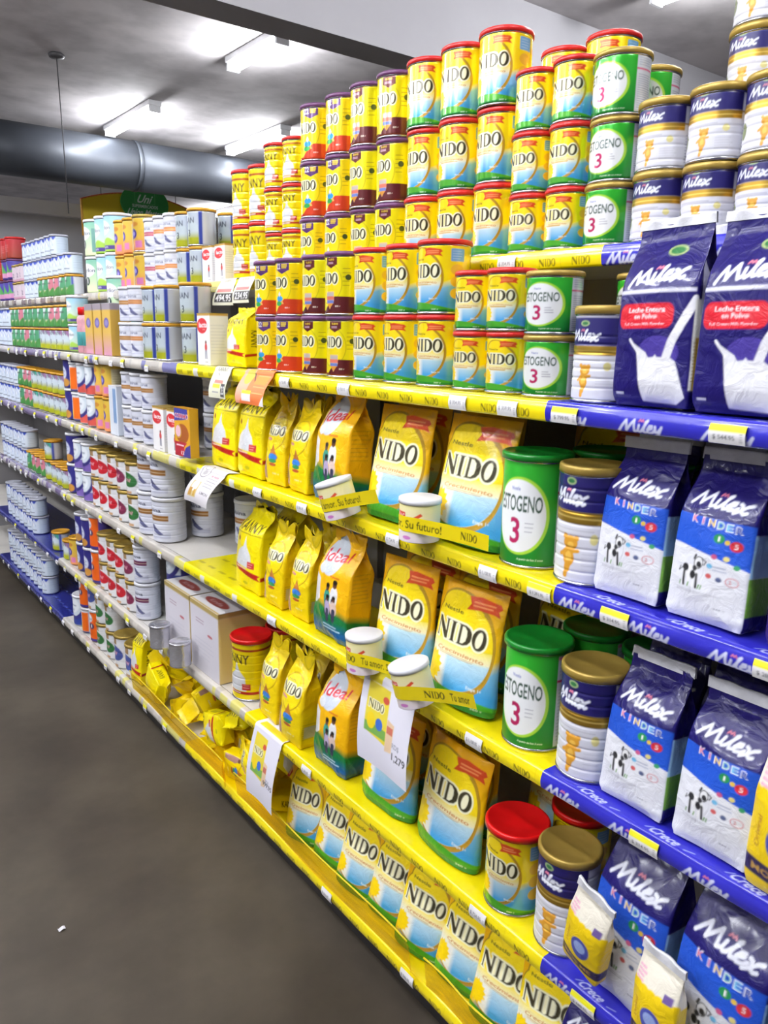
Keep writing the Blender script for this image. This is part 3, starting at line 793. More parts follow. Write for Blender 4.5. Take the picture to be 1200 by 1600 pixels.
stack('A', 2.852, 'fab_or', 2); stack('A', 2.95, 'fab_or', 2); stack('A', 3.048, 'fab_pink', 2)
stack('A', 3.165, 'gold_big', 2); stack('A', 3.28, 'gold', 2); stack('A', 3.38, 'gold', 2)
stack('A', 3.495, 'nutri', 2); stack('A', 3.625, 'nutri', 2); stack('A', 3.77, ['nutri_one', 'nutri_one'])
for i, y in enumerate((4.13, 4.225)): stack('A', y, ['hill_green', 'bluew'])
for i, y in enumerate((4.34, 4.435, 4.53, 4.625)): stack('A', y, ['hill_pink' if i < 2 else 'hill_green', 'bluew', 'bluew'])
for y in (4.72, 4.815, 4.91): stack('A', y, ['bluew', 'bluew', 'bluew'])
for y in (5.0, 5.09, 5.18): stack('A', y, ['pink', 'pink'])
stack('A', 5.30, ['multi', 'multi', 'redtin']); stack('A', 5.43, ['multi', 'multi', 'redtin']); stack('A', 5.56, ['multi', 'redtin', 'redtin'])
# ---- second shelf
stack('B', .815, 'milex'); stack('B', .84, 'est', 2, row=1, dx=.19)
stack('B', .928, 'est', 2)
stack('B', 1.022, 'red_small', 2); stack('B', 1.112, 'red_small', 2)
for y in (1.216, 1.326, 1.436): stack('B', y, 'red_big', 2)
for y in (1.55, 1.66): stack('B', y, 'brown', 2)
for y in (1.785, 1.895): stack('B', y, 'orange', 2)
stack('B', 2.385, 'nan', 2); stack('B', 2.60, 'nan', 2); stack('B', 2.71, 'nan', 2)
stack('B', 2.84, 'fab_or', 2); stack('B', 2.95, 'fab_gold', 2)
stack('B', 3.60, 'nutri_low', 2); stack('B', 3.42, ['nutri_one', 'nutri_one'], row=1, dx=.20)
for i in range(5): stack('B', 3.715 + i * .094, ['nan_pur', 'hill_pink' if i in (1, 2) else 'hill_green'])
for i in range(6): stack('B', 4.19 + i * .094, ['hill_pink' if i == 2 else 'hill_green', 'hill_green' if i != 3 else 'hill_pink'])
for i in range(5): stack('B', 4.76 + i * .096, 'bluew', 2)
# ---- third shelf
stack('C', .825, 'milex_tall'); stack('C', .952, 'est_tall'); stack('C', .90, 'est_tall', row=1, dx=.20); stack('C', .76, 'est_tall', row=1, dx=.20)
for y in (2.76, 2.865, 2.97): stack('C', y, 'fab_gold', 2)
stack('C', 3.19, 'gold', 2); stack('C', 3.29, 'gold', 2)
stack('C', 3.40, 'arc_coral', 2); stack('C', 3.515, 'arc_coral', 2)
stack('C', 3.62, 'stripe', 2); stack('C', 3.72, 'navy', 2)
for i in range(4): stack('C', 3.83 + i * .094, 'nan_pur', 2)
for i in range(2): stack('C', 4.21 + i * .094, 'nan_teal', 2)
for i in range(3): stack('C', 4.40 + i * .094, 'hill_pink' if i < 2 else 'hill_green', 2)
for i in range(5): stack('C', 4.69 + i * .096, 'bluew', 2)
for y in (2.42, 2.56): stack('C', y, 'fab_gold', 2, row=1, dx=.20)
# ---- fourth shelf
stack('D', .79, 'milex_tall'); stack('D', .924, 'est_tall'); stack('D', .90, 'est_tall', row=1, dx=.21); stack('D', .76, 'est_tall', row=1, dx=.21)
stack('D', 2.70, 'fab_tall', 2); stack('D', 2.84, 'fab_tall', 2); stack('D', 2.70, 'fab_tall', 2, row=1, dx=.22)
stack('D', 2.96, 'drop_green', 2); stack('D', 3.07, 'drop_plum', 2)
for y in (3.19, 3.30, 3.41): stack('D', y, 'drop_red', 2 if y < 3.2 else 2)
stack('D', 3.53, 'arc_lilac', 2); stack('D', 3.65, 'arc_lilac', 2); stack('D', 3.76, 'navy', 2)
for i in range(3): stack('D', 3.87 + i * .094, 'nan_pur')
stack('D', 4.16, ['nan_teal', 'nan_teal'])
for i in range(4): stack('D', 4.26 + i * .094, 'hill_pink' if i < 3 else 'hill_green')
for i in range(6): stack('D', 4.64 + i * .096, 'bluew', 2)
stack('D', 2.50, 'fab_tall', 1, row=1, dx=.30); stack('D', 2.36, 'fab_tall', 1, row=1, dx=.33)
# ---- fifth shelf
stack('E', .812, 'milex_tall'); stack('E', .945, 'nido_jar'); stack('E', .90, 'nido_jar', row=1, dx=.22)
stack('E', 2.085, 'kanny_jar'); stack('E', 2.10, 'kanny_jar', row=1, dx=.21)
stack('E', 2.93, 'fab_plum', 2); stack('E', 2.80, 'arc_blue', 2, row=1, dx=.15)
stack('E', 3.04, 'drop_plum', 2); stack('E', 3.15, 'drop_red', 2); stack('E', 3.26, 'drop_red', 2); stack('E', 3.37, 'drop_red', 2)
stack('E', 3.48, 'orange1', 2); stack('E', 3.60, 'navy', 2); stack('E', 3.71, 'navy', 2)
stack('E', 3.83, 'gold'); stack('E', 3.94, 'nan_pur'); stack('E', 4.14, 'nan_teal')
for i in range(7): stack('E', 4.55 + i * .096, 'bluew', 2)
# ---- bottom shelf
stack('F', 3.09, 'drop_blue'); stack('F', 3.22, 'drop_blue')
stack('F', 3.34, 'drop_green', 2); stack('F', 3.46, 'drop_green', 2)
stack('F', 3.58, ['orange1', 'drop_blue']); stack('F', 3.71, ['stripe', 'orange1']); stack('F', 3.84, 'arc_blue')
for i in range(9): stack('F', 4.42 + i * .096, 'bluew', 2)
build_stacks()

# ------------------------------------------------------------------ bags
def make_gusset(kind, W, H, D, art, seed, mat=M_FILM, res=.0018, amp=.003, taper=.05, seal=None, messy=0.0, name='body', slump=.0, box_top=.62):
    t = empty(kind); P = 2 * (W + D)

    def pos(S, Z):
        tt = Z / H
        a = W / 2 * (1 - taper * tt) * (1 - .05 * np.exp(-(tt / .03) ** 2))
        sm = np.clip((tt - box_top) / (.96 - box_top), 0, 1); sm = sm * sm * (3 - 2 * sm)
        b = D / 2 * (1 - sm) + .0016
        b = b * (1 - .12 * np.exp(-(tt / .04) ** 2))
        s = np.abs(S); sg = np.sign(S)
        front = s <= W / 2; back = s >= W / 2 + D
        q = np.clip((s - W / 2) / D, 0, 1)
        inw = (D / 2 - b + .0016) * .8
        x = np.where(front, s / (W / 2) * a, np.where(back, (W + D - s) / (W / 2) * a, a - inw * np.sin(math.pi * q)))
        bul = .014 * np.sin(math.pi * np.clip(tt * 1.1, 0, 1)) ** .7
        xf = np.clip(x / a, 0, 1)
        y = np.where(front, -(b + bul * (1 - xf ** 2)), np.where(back, b + bul * .6 * (1 - xf ** 2), -b + 2 * b * q))
        x = x * sg
        # soften the vertical edges
        k = max(int(.007 / res), 1)
        for arr in (x, y):
            acc = sum(np.roll(arr, d, 1) for d in range(-k, k + 1)) / (2 * k + 1)
            arr[...] = acc
        n = crease(S, Z, seed, .9) * amp * (.35 + .9 * np.exp(-((tt - .85) / .16) ** 2) + .7 * np.exp(-(tt / .12) ** 2) + messy)
        side = np.exp(-(np.abs(np.abs(S) - W / 2 - D / 2) / (D * .4)) ** 4)
        y = y - n * np.where(s < W / 2 + D / 2, 1, -1) * (1 - side); x = x - sg * np.abs(n) * side
        y = y + slump * tt ** 2 * H + messy * .25 * np.sin(S * 40 + seed) * np.clip(tt - .8, 0, 1) * .3
        z = Z * (1 - .0) + (messy * .05 * np.sin(S / W * 7 + seed)) * np.clip((tt - .8) * 5, 0, 1)
        return x, y, z
    around(name, P, H, res, art, pos, mat, t)
    if seal:
        a = W / 2 * (1 - taper) - .001
        nx, ny = 40, 6; X, Z = np.meshgrid(np.linspace(-a, a, nx), np.linspace(H - seal * .35, H + seal * .65, ny))
        Y = slump * H + .0022 * np.sin(X * 130 + seed) * ((Z - H + seal * .35) / seal)
        f = np.stack([X, Y - .0022, Z], -1).reshape(-1, 3); bk = np.stack([X, Y + .0022, Z], -1).reshape(-1, 3)
        F = grid_faces(ny, nx); n0 = len(f)
        V = np.vstack([f, bk]); F = F.tolist() + [[q + n0 for q in r[::-1]] for r in F.tolist()]
        top = [(ny - 1) * nx + i for i in range(nx)]
        F += [[top[i], top[i + 1], top[i + 1] + n0, top[i] + n0] for i in range(nx - 1)]
        mesh_obj('top_seal', V, [tuple(r) for r in F], M_SEAL, t)
    return proto(t)


def make_doy(kind, W, H, D, art, seed, res=.0018, amp=.003, mat=M_FILM):
    t = empty(kind); P = 2 * W

    def pos(S, Z):
        tt = Z / H; s = np.abs(S); sg = np.sign(S)
        front = s <= W / 2
        u = np.where(front, s / (W / 2), (W - s) / (W / 2))
        an = u * math.pi / 2
        a = W / 2 * (1 - .05 * np.sin(math.pi * tt)) * (1 - .04 * np.exp(-(tt / .04) ** 2))
        b = D / 2 * np.sqrt(np.clip(1 - tt, 0, 1)) * (1 - .15 * np.exp(-(tt / .05) ** 2)) + .0012
        x = a * np.sin(an * .92 + u ** 6 * .08 * math.pi / 2) * sg
        y = b * np.cos(an) ** .8 * np.where(front, -1, 1)
        zz = Z
        n = crease(S, Z, seed, .7) * amp * (.3 + .8 * np.clip(tt, 0, 1) + .8 * np.exp(-(tt / .15) ** 2)) * np.cos(an) ** .3
        y = y - n * np.where(front, 1, -1)
        zz = zz + .006 * (1 - u ** 2) * np.exp(-(tt / .08) ** 2) * 0
        return x, y + .012 * tt ** 2 + .006 * np.sin(x * 22 + seed) * tt ** 2, zz
    around('body', P, H, res, art, pos, mat, t)
    return proto(t)


def family(A, cx, cy, s):
    for dx, dy, sc, c in ((.12, .34, 1.0, (232, 232, 236)), (-.22, .2, .92, (60, 150, 130)), (-.16, -.12, .78, (186, 170, 206)), (.14, -.1, .74, (226, 200, 190))):
        x, y, k = cx + dx * s, cy + dy * s, s * sc
        A.ell(x, y - .28 * k, .19 * k, .34 * k, c); A.stroke([(x, y - .4 * k), (x - .02 * k, y - .8 * k)], .2 * k, (60, 60, 86))
        A.ell(x, y + .12 * k, .1 * k, .13 * k, (96, 62, 44)); A.ell(x, y + .19 * k, .11 * k, .08 * k, (30, 22, 20))


def art_entera(W, H, D, res):
    A = Art(2 * (W + D), H, res, NAVY)
    A.milex(0, H * .72, W * .72, H * .085, H * .019, (232, 234, 244), rot=.10); A.ell(W * .12, H * .85, W * .12, H * .03, (150, 170, 110)); A.ell(W * .12, H * .85, W * .09, H * .02, (40, 110, 56))
    A.rect(-W * .5, W * .5, H * .62, H * .64, (206, 206, 222))
    A.rect(-W * .44, W * .28, H * .43, H * .565, (206, 26, 44), r=.012); A.ring(-W * .08, H * .497, W * .35, H * .065, .001, (206, 26, 44))
    A.text('Leche Entera', -W * .06, H * .53, W * .48, H * .026, (240, 225, 228)); A.text('en Polvo', -W * .06, H * .495, W * .3, H * .026, (240, 225, 228)); A.text('Full Cream Milk Powder', -W * .08, H * .455, W * .54, H * .014, (236, 190, 196))
    A.ell(W * .12, H * .3, W * .24, H * .09, (74, 60, 150))
    A.poly([(-W * .12, H * .23), (-W * .06, H * .03), (W * .36, H * .02), (W * .46, H * .06), (W * .33, H * .25), (W * .26, H * .28), (W * .18, H * .24), (W * .1, H * .29), (W * .04, H * .25), (-W * .02, H * .3), (-W * .22, H * .36), (-W * .14, H * .3)], (226, 226, 232))
    A.ell(W * .12, H * .245, W * .21, H * .03, (236, 236, 240)); A.ell(W * .26, H * .2, W * .05, H * .02, (244, 244, 246))
    A.stroke([(W * .5, H * .58), (W * .4, H * .48), (W * .28, H * .36), (W * .22, H * .26)], W * .09, (230, 230, 236)); A.stroke([(-W * .24, H * .37), (-W * .12, H * .3)], W * .03, (226, 226, 232))
    A.lines(-W * .42, -W * .3, H * .06, H * .08, 1, (190, 190, 210), .003)
    A.rect(W * .5, W * .5 + D, H * .1, H * .58, (226, 226, 220)); A.rect(W * .5 + D * .1, W * .5 + D, H * .1, H * .38, (196, 160, 60)); A.rect(W * .5 + D * .2, W * .5 + D * .6, H * .5, H * .8, (200, 200, 220)); A.ell(W * .5 + D * .8, H * .42, D * .2, H * .03, (90, 150, 60))
    A.lines(W * .52, W * .5 + D * .9, H * .14, H * .36, 12, (160, 130, 60))
    A.rect(-W * .5 - D, -W * .5, H * .1, H * .58, (200, 200, 206))
    return A


def cow(A, cx, cy, s):
    k = (44, 44, 48); w = (232, 232, 234)
    A.ell(cx - .05 * s, cy, .3 * s, .22 * s, w); A.ell(cx + .22 * s, cy + .34 * s, .15 * s, .2 * s, w, rot=-.3)
    for p in ((-.28, -.15), (-.08, -.2), (.08, -.2), (.2, -.12)): A.stroke([(cx + p[0] * s, cy), (cx + p[0] * s, cy - .45 * s)], .1 * s, w)
    for p in ((-.28, -.1), (.2, -.1)): A.stroke([(cx + p[0] * s, cy - .05 * s), (cx + p[0] * s + .02 * s, cy - .46 * s)], .09 * s, k)
    A.ell(cx - .25 * s, cy + .1 * s, .12 * s, .13 * s, k); A.ell(cx + .05 * s, cy - .08 * s, .1 * s, .14 * s, k); A.ell(cx + .1 * s, cy + .14 * s, .08 * s, .09 * s, k)
    A.ell(cx + .24 * s, cy + .28 * s, .09 * s, .1 * s, k); A.ring(cx + .22 * s, cy + .34 * s, .15 * s, .2 * s, .028 * s, k, rot=-.3)
    A.stroke([(cx + .1 * s, cy + .56 * s), (cx + .05 * s, cy + .44 * s)], .07 * s, k); A.stroke([(cx + .34 * s, cy + .5 * s), (cx + .5 * s, cy + .42 * s), (cx + .42 * s, cy + .3 * s)], .04 * s, k)
    A.stroke([(cx - .34 * s, cy + .1 * s), (cx - .5 * s, cy - .05 * s), (cx - .46 * s, cy + .1 * s)], .035 * s, k)
    for d in (-.42, -.1, .3, .38): A.stroke([(cx + d * s, cy - .48 * s), (cx + d * s + .03 * s, cy - .36 * s)], .04 * s, (90, 150, 60))


def art_kinder(W, H, D, res):
    A = Art(2 * (W + D), H, res, (224, 225, 232))
    A.rect(-9, 9, H * .62, H, NAVY)
    lo = H * (.46 - .10 * np.clip((A.X / W + .5), 0, 1) ** 1.5)
    m = np.clip((A.Y - lo) / res, 0, 1) * np.clip((H * (.64 - .02 * A.X / W) - A.Y) / res, 0, 1) * (np.abs(A.X) < W / 2 + .001)
    A.put(m, (36, 84, 196))
    A.milex(W * .02, H * .74, W * .74, H * .085, H * .019, (226, 228, 240), rot=-.05)
    for i, (ch, c) in enumerate(zip('KINDER', ((226, 120, 140), (210, 110, 170), (236, 200, 90), (140, 200, 190), (120, 190, 226), (90, 100, 170)))):
        A.ell(-W * .2 + i * W * .105, H * (.625 - .006 * i), W * .055, H * .025, (230, 232, 240)) if False else None
        A.text(ch, -W * .22 + i * W * .11, H * (.625 - .006 * i), W * (.09 if ch != 'I' else .03), H * .048, (232, 234, 242)); A.text(ch, -W * .22 + i * W * .11, H * (.625 - .006 * i), W * (.07 if ch != 'I' else .02), H * .038, c)
    A.ell(W * .12, H * .53, W * .065, H * .028, (40, 140, 80)); A.text('1', W * .12, H * .53, W * .02, H * .03, (240, 240, 240)); A.ell(W * .32, H * .50, W * .07, H * .03, (206, 50, 60)); A.text('5', W * .32, H * .5, W * .04, H * .03, (240, 220, 220)); A.ell(W * .22, H * .515, W * .03, H * .014, (226, 190, 70))
    cow(A, -W * .16, H * .30, H * .19)
    for i, (x, y, c) in enumerate(((.1, .42, (196, 90, 130)), (.24, .42, (214, 200, 120)), (.36, .38, (60, 150, 100)), (.06, .36, (110, 180, 220)), (.06, .3, (200, 90, 90)), (.18, .29, (90, 100, 140)))):
        A.ell(W * x, H * y, W * .035, H * .015, c)
    A.ring(W * .33, H * .29, W * .07, H * .025, .0012, (200, 110, 120)); A.text('2', W * .31, H * .29, W * .03, H * .022, (200, 80, 90)); A.lines(W * .1, W * .28, H * .33, H * .37, 2, (150, 160, 190))
    A.lines(-W * .35, W * .25, H * .17, H * .19, 2, (180, 180, 190)); A.text('600 g', W * .22, H * .11, W * .13, H * .014, (110, 110, 130))
    A.rect(W * .5, W * .5 + D, 0, H * .1, NAVY); A.rect(W * .5, W * .5 + D, H * .1, H * .33, (110, 160, 60)); A.rect(W * .5, W * .5 + D, H * .33, H * .58, (150, 190, 220)); A.rect(W * .5, W * .5 + D, H * .58, H, NAVY)
    A.rect(-W * .5 - D, -W * .5, 0, H * .45, (120, 150, 200)); A.rect(-W * .5 - D, -W * .5, H * .45, H, NAVY)
    return A


def art_navybag(W, H, D, res):
    A = Art(2 * (W + D), H, res, (50, 30, 110)); A.rect(-W * .5, W * .5, H * .61, H * .64, (206, 204, 190)); A.ell(W * .1, H * .42, W * .3, H * .09, (206, 26, 44)); A.ring(W * .1, H * .42, W * .3, H * .09, .002, (220, 180, 190))
    A.lines(-W * .3, W * .1, H * .1, H * .13, 2, (170, 160, 200), .002); A.milex(0, H * .78, W * .6, H * .07, H * .017)
    return A


def art_kannybag(W, H, D, res):
    A = Art(2 * (W + D), H, res, (246, 226, 4))
    A.rect(-W * .5, W * .5, H * .70, H * .708, (110, 70, 20)); A.text('KANNY', 0, H * .78, W * .86, H * .11, (64, 52, 30))
    A.poly([(-W * .05, H * .55), (W * .0, H * .68), (W * .06, H * .56), (W * .2, H * .46), (W * .26, H * .3), (-W * .4, H * .3), (-W * .34, H * .46)], (222, 224, 228)); A.ell(-W * .3, H * .62, W * .06, H * .03, (150, 60, 40))
    A.rect(W * .12, W * .34, H * .30, H * .38, (196, 50, 50)); A.lines(W * .14, W * .31, H * .31, H * .37, 2, (240, 200, 190))
    A.poly([(-W * .5, H * .31), (W * .2, H * .26), (W * .5, H * .24), (W * .42, H * .21), (W * .5, H * .17), (W * .1, H * .2), (-W * .5, H * .25)], (186, 34, 28)); A.poly([(W * .5, H * .17), (W * .5 + D, H * .22), (W * .5 + D, H * .26), (W * .5, H * .22)], (170, 30, 26))
    A.lines(-W * .4, W * .1, H * .26, H * .29, 1, (240, 210, 190), .003)
    A.text('KANNY', W * .5 + D * .5, H * .48, H * .3, D * .4, (64, 52, 30), rot=-math.pi / 2)
    A.ell(0, H * .1, W * .08, H * .02, (200, 190, 20))
    return A


def art_nidobag(W, H, D, res):
    A = Art(2 * (W + D), H, res, (246, 214, 8))
    A.ring(0, H * .62, W * .42, H * .2, .0025, (190, 150, 20)); A.ell(0, H * .62, W * .39, H * .185, (250, 226, 20)); A.text('Nestle', -W * .1, H * .74, W * .26, H * .025, (90, 80, 20))
    A.nido(0, H * .655, W * .78, H * .105); A.ell(-W * .2, H * .55, W * .16, H * .018, (226, 150, 160))
    A.poly([(-W * .15, H * .32), (W * .06, H * .5), (W * .28, H * .34), (W * .2, H * .3)], (190, 120, 50)); A.ell(W * .06, H * .345, W * .19, H * .04, (60, 130, 210)); A.ell(W * .06, H * .295, W * .16, H * .025, (60, 150, 90)); A.ell(W * .05, H * .25, W * .15, H * .02, (190, 90, 50))
    A.poly([(-W * .5, H * .06), (-W * .5, H * .38), (-W * .38, H * .42), (-W * .26, H * .3), (-W * .3, H * .06)], (170, 130, 120)); A.ell(-W * .4, H * .4, W * .08, H * .03, (120, 80, 60)); A.text('360 g', W * .15, H * .14, W * .3, H * .025, (226, 220, 190))
    A.rect(W * .5, W * .5 + D, 0, H, (238, 204, 8)); A.lines(W * .5 + D * .1, W * .5 + D * .9, H * .1, H * .3, 8, (170, 140, 40)); A.rect(W * .5 + D * .2, W * .5 + D * .9, H * .12, H * .26, (200, 190, 150))
    A.rect(-W * .5, W * .5 + D, H * .965, H, (206, 180, 10))
    return A


def art_ideal(W, H, D, res):
    A = Art(2 * (W + D), H, res, (244, 184, 10))
    A.ell(-W * .12, H * .78, W * .28, H * .17, (206, 214, 226), rot=.5); A.text('Ideal', -W * .05, H * .80, W * .66, H * .11, (206, 22, 40), rot=.15, shear=.2); A.ell(-W * .3, H * .66, W * .12, H * .05, (226, 230, 236))
    A.put(np.clip((H * (.36 - .1 * A.X / W) - A.Y) / .02, 0, 1) * (A.X < W * .5 + D), (24, 120, 60)); A.put(np.clip((H * .2 - A.Y) / .03, 0, 1), (26, 90, 150)); A.lines(-W * .1, W * .4, H * .1, H * .16, 2, (180, 210, 230), .003)
    A.poly([(-W * .5, H * .6), (-W * .3, H * .56), (-W * .26, H * .36), (-W * .4, H * .3), (-W * .5, H * .3)], (220, 220, 226))
    family(A, W * .10, H * .42, H * .30); A.lines(W * .0, W * .25, H * .61, H * .63, 1, (220, 120, 40), .004)
    A.lines(W * .5 + D * .1, W * .5 + D * .9, H * .4, H * .7, 8, (190, 140, 30)); A.rect(-W * .5, -W * .4, 0, H, (236, 196, 60), clip=(A.Y > H * .7) * 1.0)
    return A


def art_yellowpack(W, H, D, res, navy_foot=True):
    A = Art(2 * (W + D), H, res, (228, 222, 206))
    for k in range(7): A.ell(-W * .48 + k * W * .16, H * .66, W * .11, H * .05, (236, 202, 20))
    A.rect(-W, W, 0, H * .66, (236, 202, 20)); A.ell(W * .05, H * .40, W * .22, H * .13, (70, 80, 170)); A.ell(W * .05, H * .42, W * .14, H * .07, (150, 170, 220)); A.text('Original', -W * .3, H * .42, H * .22, W * .1, (170, 100, 40), rot=math.pi / 2)
    A.rect(W * .22, W * .4, H * .68, H * .76, (110, 90, 150)); A.lines(-W * .42, -W * .2, H * .7, H * .84, 4, (226, 160, 190), .003)
    if navy_foot: A.rect(-9, 9, H * .1, H * .22, (50, 40, 80)); A.text('MOS ME', 0, H * .16, W * .7, H * .05, (190, 150, 70))
    return A


GK = {}
Wm, Hm, Dm = .120, .262, .062
GK['entera'] = make_gusset('milk_powder_bag', Wm + .012, Hm, Dm, art_entera(Wm + .012, Hm, Dm, .0014), 3, res=.0015, amp=.0045, seal=.014, slump=.02)
GK['kinder'] = make_gusset('milk_powder_bag', .128, .240, .058, art_kinder(.128, .240, .058, .0013), 5, res=.0015, amp=.0042, seal=.018, slump=.03)
GK['kinder2'] = make_gusset('milk_powder_bag', .128, .240, .058, art_kinder(.128, .240, .058, .0013), 9, res=.0015, amp=.0046, seal=.018, slump=.04)
GK['kinder_big'] = make_gusset('milk_powder_bag', .150, .300, .07, art_kinder(.150, .300, .07, .0015), 12, res=.0018, amp=.004, seal=.014, slump=.08)
GK['navybag'] = make_gusset('milk_powder_bag', .130, .262, .06, art_navybag(.13, .262, .06, .0016), 14, res=.0018, amp=.0045, seal=.012, slump=.08)
GK['kanny'] = make_gusset('milk_powder_bag', .150, .245, .085, art_kannybag(.150, .245, .085, .0018), 21, res=.0022, amp=.0035, slump=.05, messy=.25, box_top=.7)
GK['kanny_small'] = make_gusset('milk_powder_bag', .115, .16, .06, art_kannybag(.115, .16, .06, .0016), 22, res=.0018, amp=.0025, slump=.03, messy=.1, box_top=.8)
GK['nido'] = make_gusset('milk_powder_bag', .098, .222, .055, art_nidobag(.098, .222, .055, .0015), 31, res=.0017, amp=.004, slump=.06, messy=.35)
GK['nido2'] = make_gusset('milk_powder_bag', .098, .222, .055, art_nidobag(.098, .222, .055, .0015), 35, res=.0017, amp=.0045, slump=.08, messy=.5)
GK['nido_heap'] = make_gusset('milk_powder_bag', .098, .222, .055, art_nidobag(.098, .222, .055, .0016), 37, res=.002, amp=.0035, slump=.0, messy=.06)
GK['ideal'] = make_gusset('milk_powder_bag', .150, .262, .070, art_ideal(.150, .262, .070, .0016), 41, res=.0018, amp=.005, slump=.06, messy=.3)
GK['pack'] = make_gusset('biscuit_pack', .085, .165, .024, art_yellowpack(.085, .165, .024, .0014), 51, res=.0016, amp=.002, seal=.016, taper=.0, slump=.0)
GK['doy'] = make_doy('milk_powder_pouch', .205, .250, .075, art_crecimiento(.205, .25, .0014, .41, bag=True), 61, res=.0015)
GK['doy2'] = make_doy('milk_powder_pouch', .205, .250, .075, art_crecimiento(.205, .25, .0014, .41, bag=True), 66, res=.0015, amp=.004)
GK['doy_low'] = make_doy('milk_powder_pouch', .150, .215, .06, art_crecimiento(.15, .215, .0015, .30, bag=True), 71, res=.0016)


def bag(k, sh, y, label, group, x=None, lean=0.08, rz=0.0, roll=0.0, dz=0.0, sc=(1, 1, 1), cat='bag'):
    nm, xf, z = SH[sh]
    o = inst(GK[k], (xf + .045 if x is None else x, y, z + EPS + dz + .002), rz=rz, rx=-lean, ry=roll, sc=sc)
    return tag(o, label, cat, group)


# second shelf bags
bag('entera', 'B', .700, 'navy bag with milk pour and red badge, left of the pair, second shelf', 'navy milk-pour bags', x=1.05, rz=-.0, lean=.02, roll=-.02)
bag('entera', 'B', .565, 'navy bag with milk pour and red badge, right of the pair, second shelf', 'navy milk-pour bags', x=1.05, rz=.02, lean=.02, roll=-.01)
bag('entera', 'B', .420, 'navy bag with milk pour cut off by right photo edge, second shelf', 'navy milk-pour bags', x=1.05, lean=.03)
bag('entera', 'B', .66, 'navy bag standing behind the milk-pour pair, second shelf', 'navy milk-pour bags', x=1.17, lean=.0)
bag('kanny_small', 'B', 2.06, 'bright yellow bag with red ribbon beside purple-lidded tins, second shelf', None, x=1.06, lean=.03)
# third shelf
bag('kinder', 'C', .715, 'blue and white cow bag, left of the pair, third shelf', 'blue and white cow bags', x=1.055, lean=.08, roll=-.02, rz=-.05)
bag('kinder2', 'C', .578, 'blue and white cow bag, right of the pair, third shelf', 'blue and white cow bags', x=1.052, lean=.09, roll=-.02, rz=-.05)
bag('navybag', 'C', .425, 'purple-navy bag with red disc at right photo edge, third shelf', None, x=1.055, lean=.05)
for i, y in enumerate((.76, .635, .51, .385)):
    bag('kinder', 'C', y, f'cow bag in the row behind, only its top showing, {ORD[i]} from left, third shelf', 'blue and white cow bags', x=1.17, lean=.02, dz=.0)
bag('doy', 'C', 1.112, 'wide yellow zip pouch with sun, right of the pair, third shelf', 'wide yellow zip pouches', x=1.055, lean=.10, rz=-.04)
bag('doy2', 'C', 1.352, 'wide yellow zip pouch with sun, left of the pair, third shelf', 'wide yellow zip pouches', x=1.06, lean=.09, rz=-.02)
for i, y in enumerate((1.40, 1.18)):
    bag('doy2', 'C', y, f'yellow zip pouch standing {("behind the left", "behind the right")[i]} front pouch, third shelf', 'wide yellow zip pouches', x=1.16, lean=.03, dz=.0)
bag('doy', 'C', .965, 'yellow zip pouch showing behind the tall green tin, third shelf', 'wide yellow zip pouches', x=1.30, lean=.0)
bag('ideal', 'C', 1.572, 'orange-yellow bag with family picture, silver lettering ground, third shelf', 'family picture bags', x=1.06, lean=.06, rz=-.03)
bag('nido', 'C', 1.722, 'narrow yellow bag next to family picture bag, third shelf', 'narrow yellow bags', x=1.055, lean=.05)
bag('nido2', 'C', 1.842, 'narrow yellow bag with crumpled top, between ribbon bag and narrow bag, third shelf', 'narrow yellow bags', x=1.055, lean=.05, rz=.04)
bag('nido', 'C', 1.80, 'narrow yellow bag standing behind the two narrow bags, third shelf', 'narrow yellow bags', x=1.15, lean=.0)
bag('kanny', 'C', 1.985, 'bright yellow ribbon bag with milk jug, right of two, third shelf', 'yellow ribbon bags', x=1.07, lean=.04)
bag('kanny', 'C', 2.155, 'bright yellow ribbon bag partly behind chocolate box, third shelf', 'yellow ribbon bags', x=1.07, lean=.04, rz=.03)
# fourth shelf
bag('kinder2', 'D', .668, 'blue and white cow bag, left of the pair, fourth shelf', 'blue and white cow bags', x=1.052, lean=.10, roll=-.02, rz=-.05)
bag('kinder', 'D', .526, 'blue and white cow bag, right of the pair, fourth shelf', 'blue and white cow bags', x=1.048, lean=.10, roll=-.02, rz=-.05)
bag('pack', 'D', .415, 'yellow and white biscuit pack at right photo edge, fourth shelf', 'yellow biscuit packs', x=1.02, lean=.04, rz=-.1, sc=(1.25, 1.2, 1.3), cat='biscuit pack')
bag('kinder', 'D', .395, 'cow bag behind the yellow biscuit pack, right photo edge, fourth shelf', 'blue and white cow bags', x=1.09, lean=.05)
for i, y in enumerate((.70, .575, .45)):
    bag('kinder2', 'D', y, f'cow bag in the row behind, {ORD[i]} from left, fourth shelf', 'blue and white cow bags', x=1.17, lean=.02)
bag('doy', 'D', 1.108, 'wide yellow zip pouch with sun, right of the pair, fourth shelf', 'wide yellow zip pouches', x=1.055, lean=.10, rz=-.05, roll=-.05)
bag('doy2', 'D', 1.315, 'wide yellow zip pouch with sun, left of the pair, fourth shelf', 'wide yellow zip pouches', x=1.065, lean=.07, roll=-.05)
for i, y in enumerate((1.36, 1.17, .99)):
    bag('doy2', 'D', y, f'yellow zip pouch in the row behind, {ORD[i]} from left, fourth shelf', 'wide yellow zip pouches', x=1.17 if i < 2 else 1.25, lean=.02)
bag('ideal', 'D', 1.56, 'orange-yellow family picture bag with crumpled top, fourth shelf', 'family picture bags', x=1.055, lean=.05, roll=.03)
bag('nido2', 'D', 1.722, 'narrow yellow bag beside family picture bag, fourth shelf', 'narrow yellow bags', x=1.055, lean=.05)
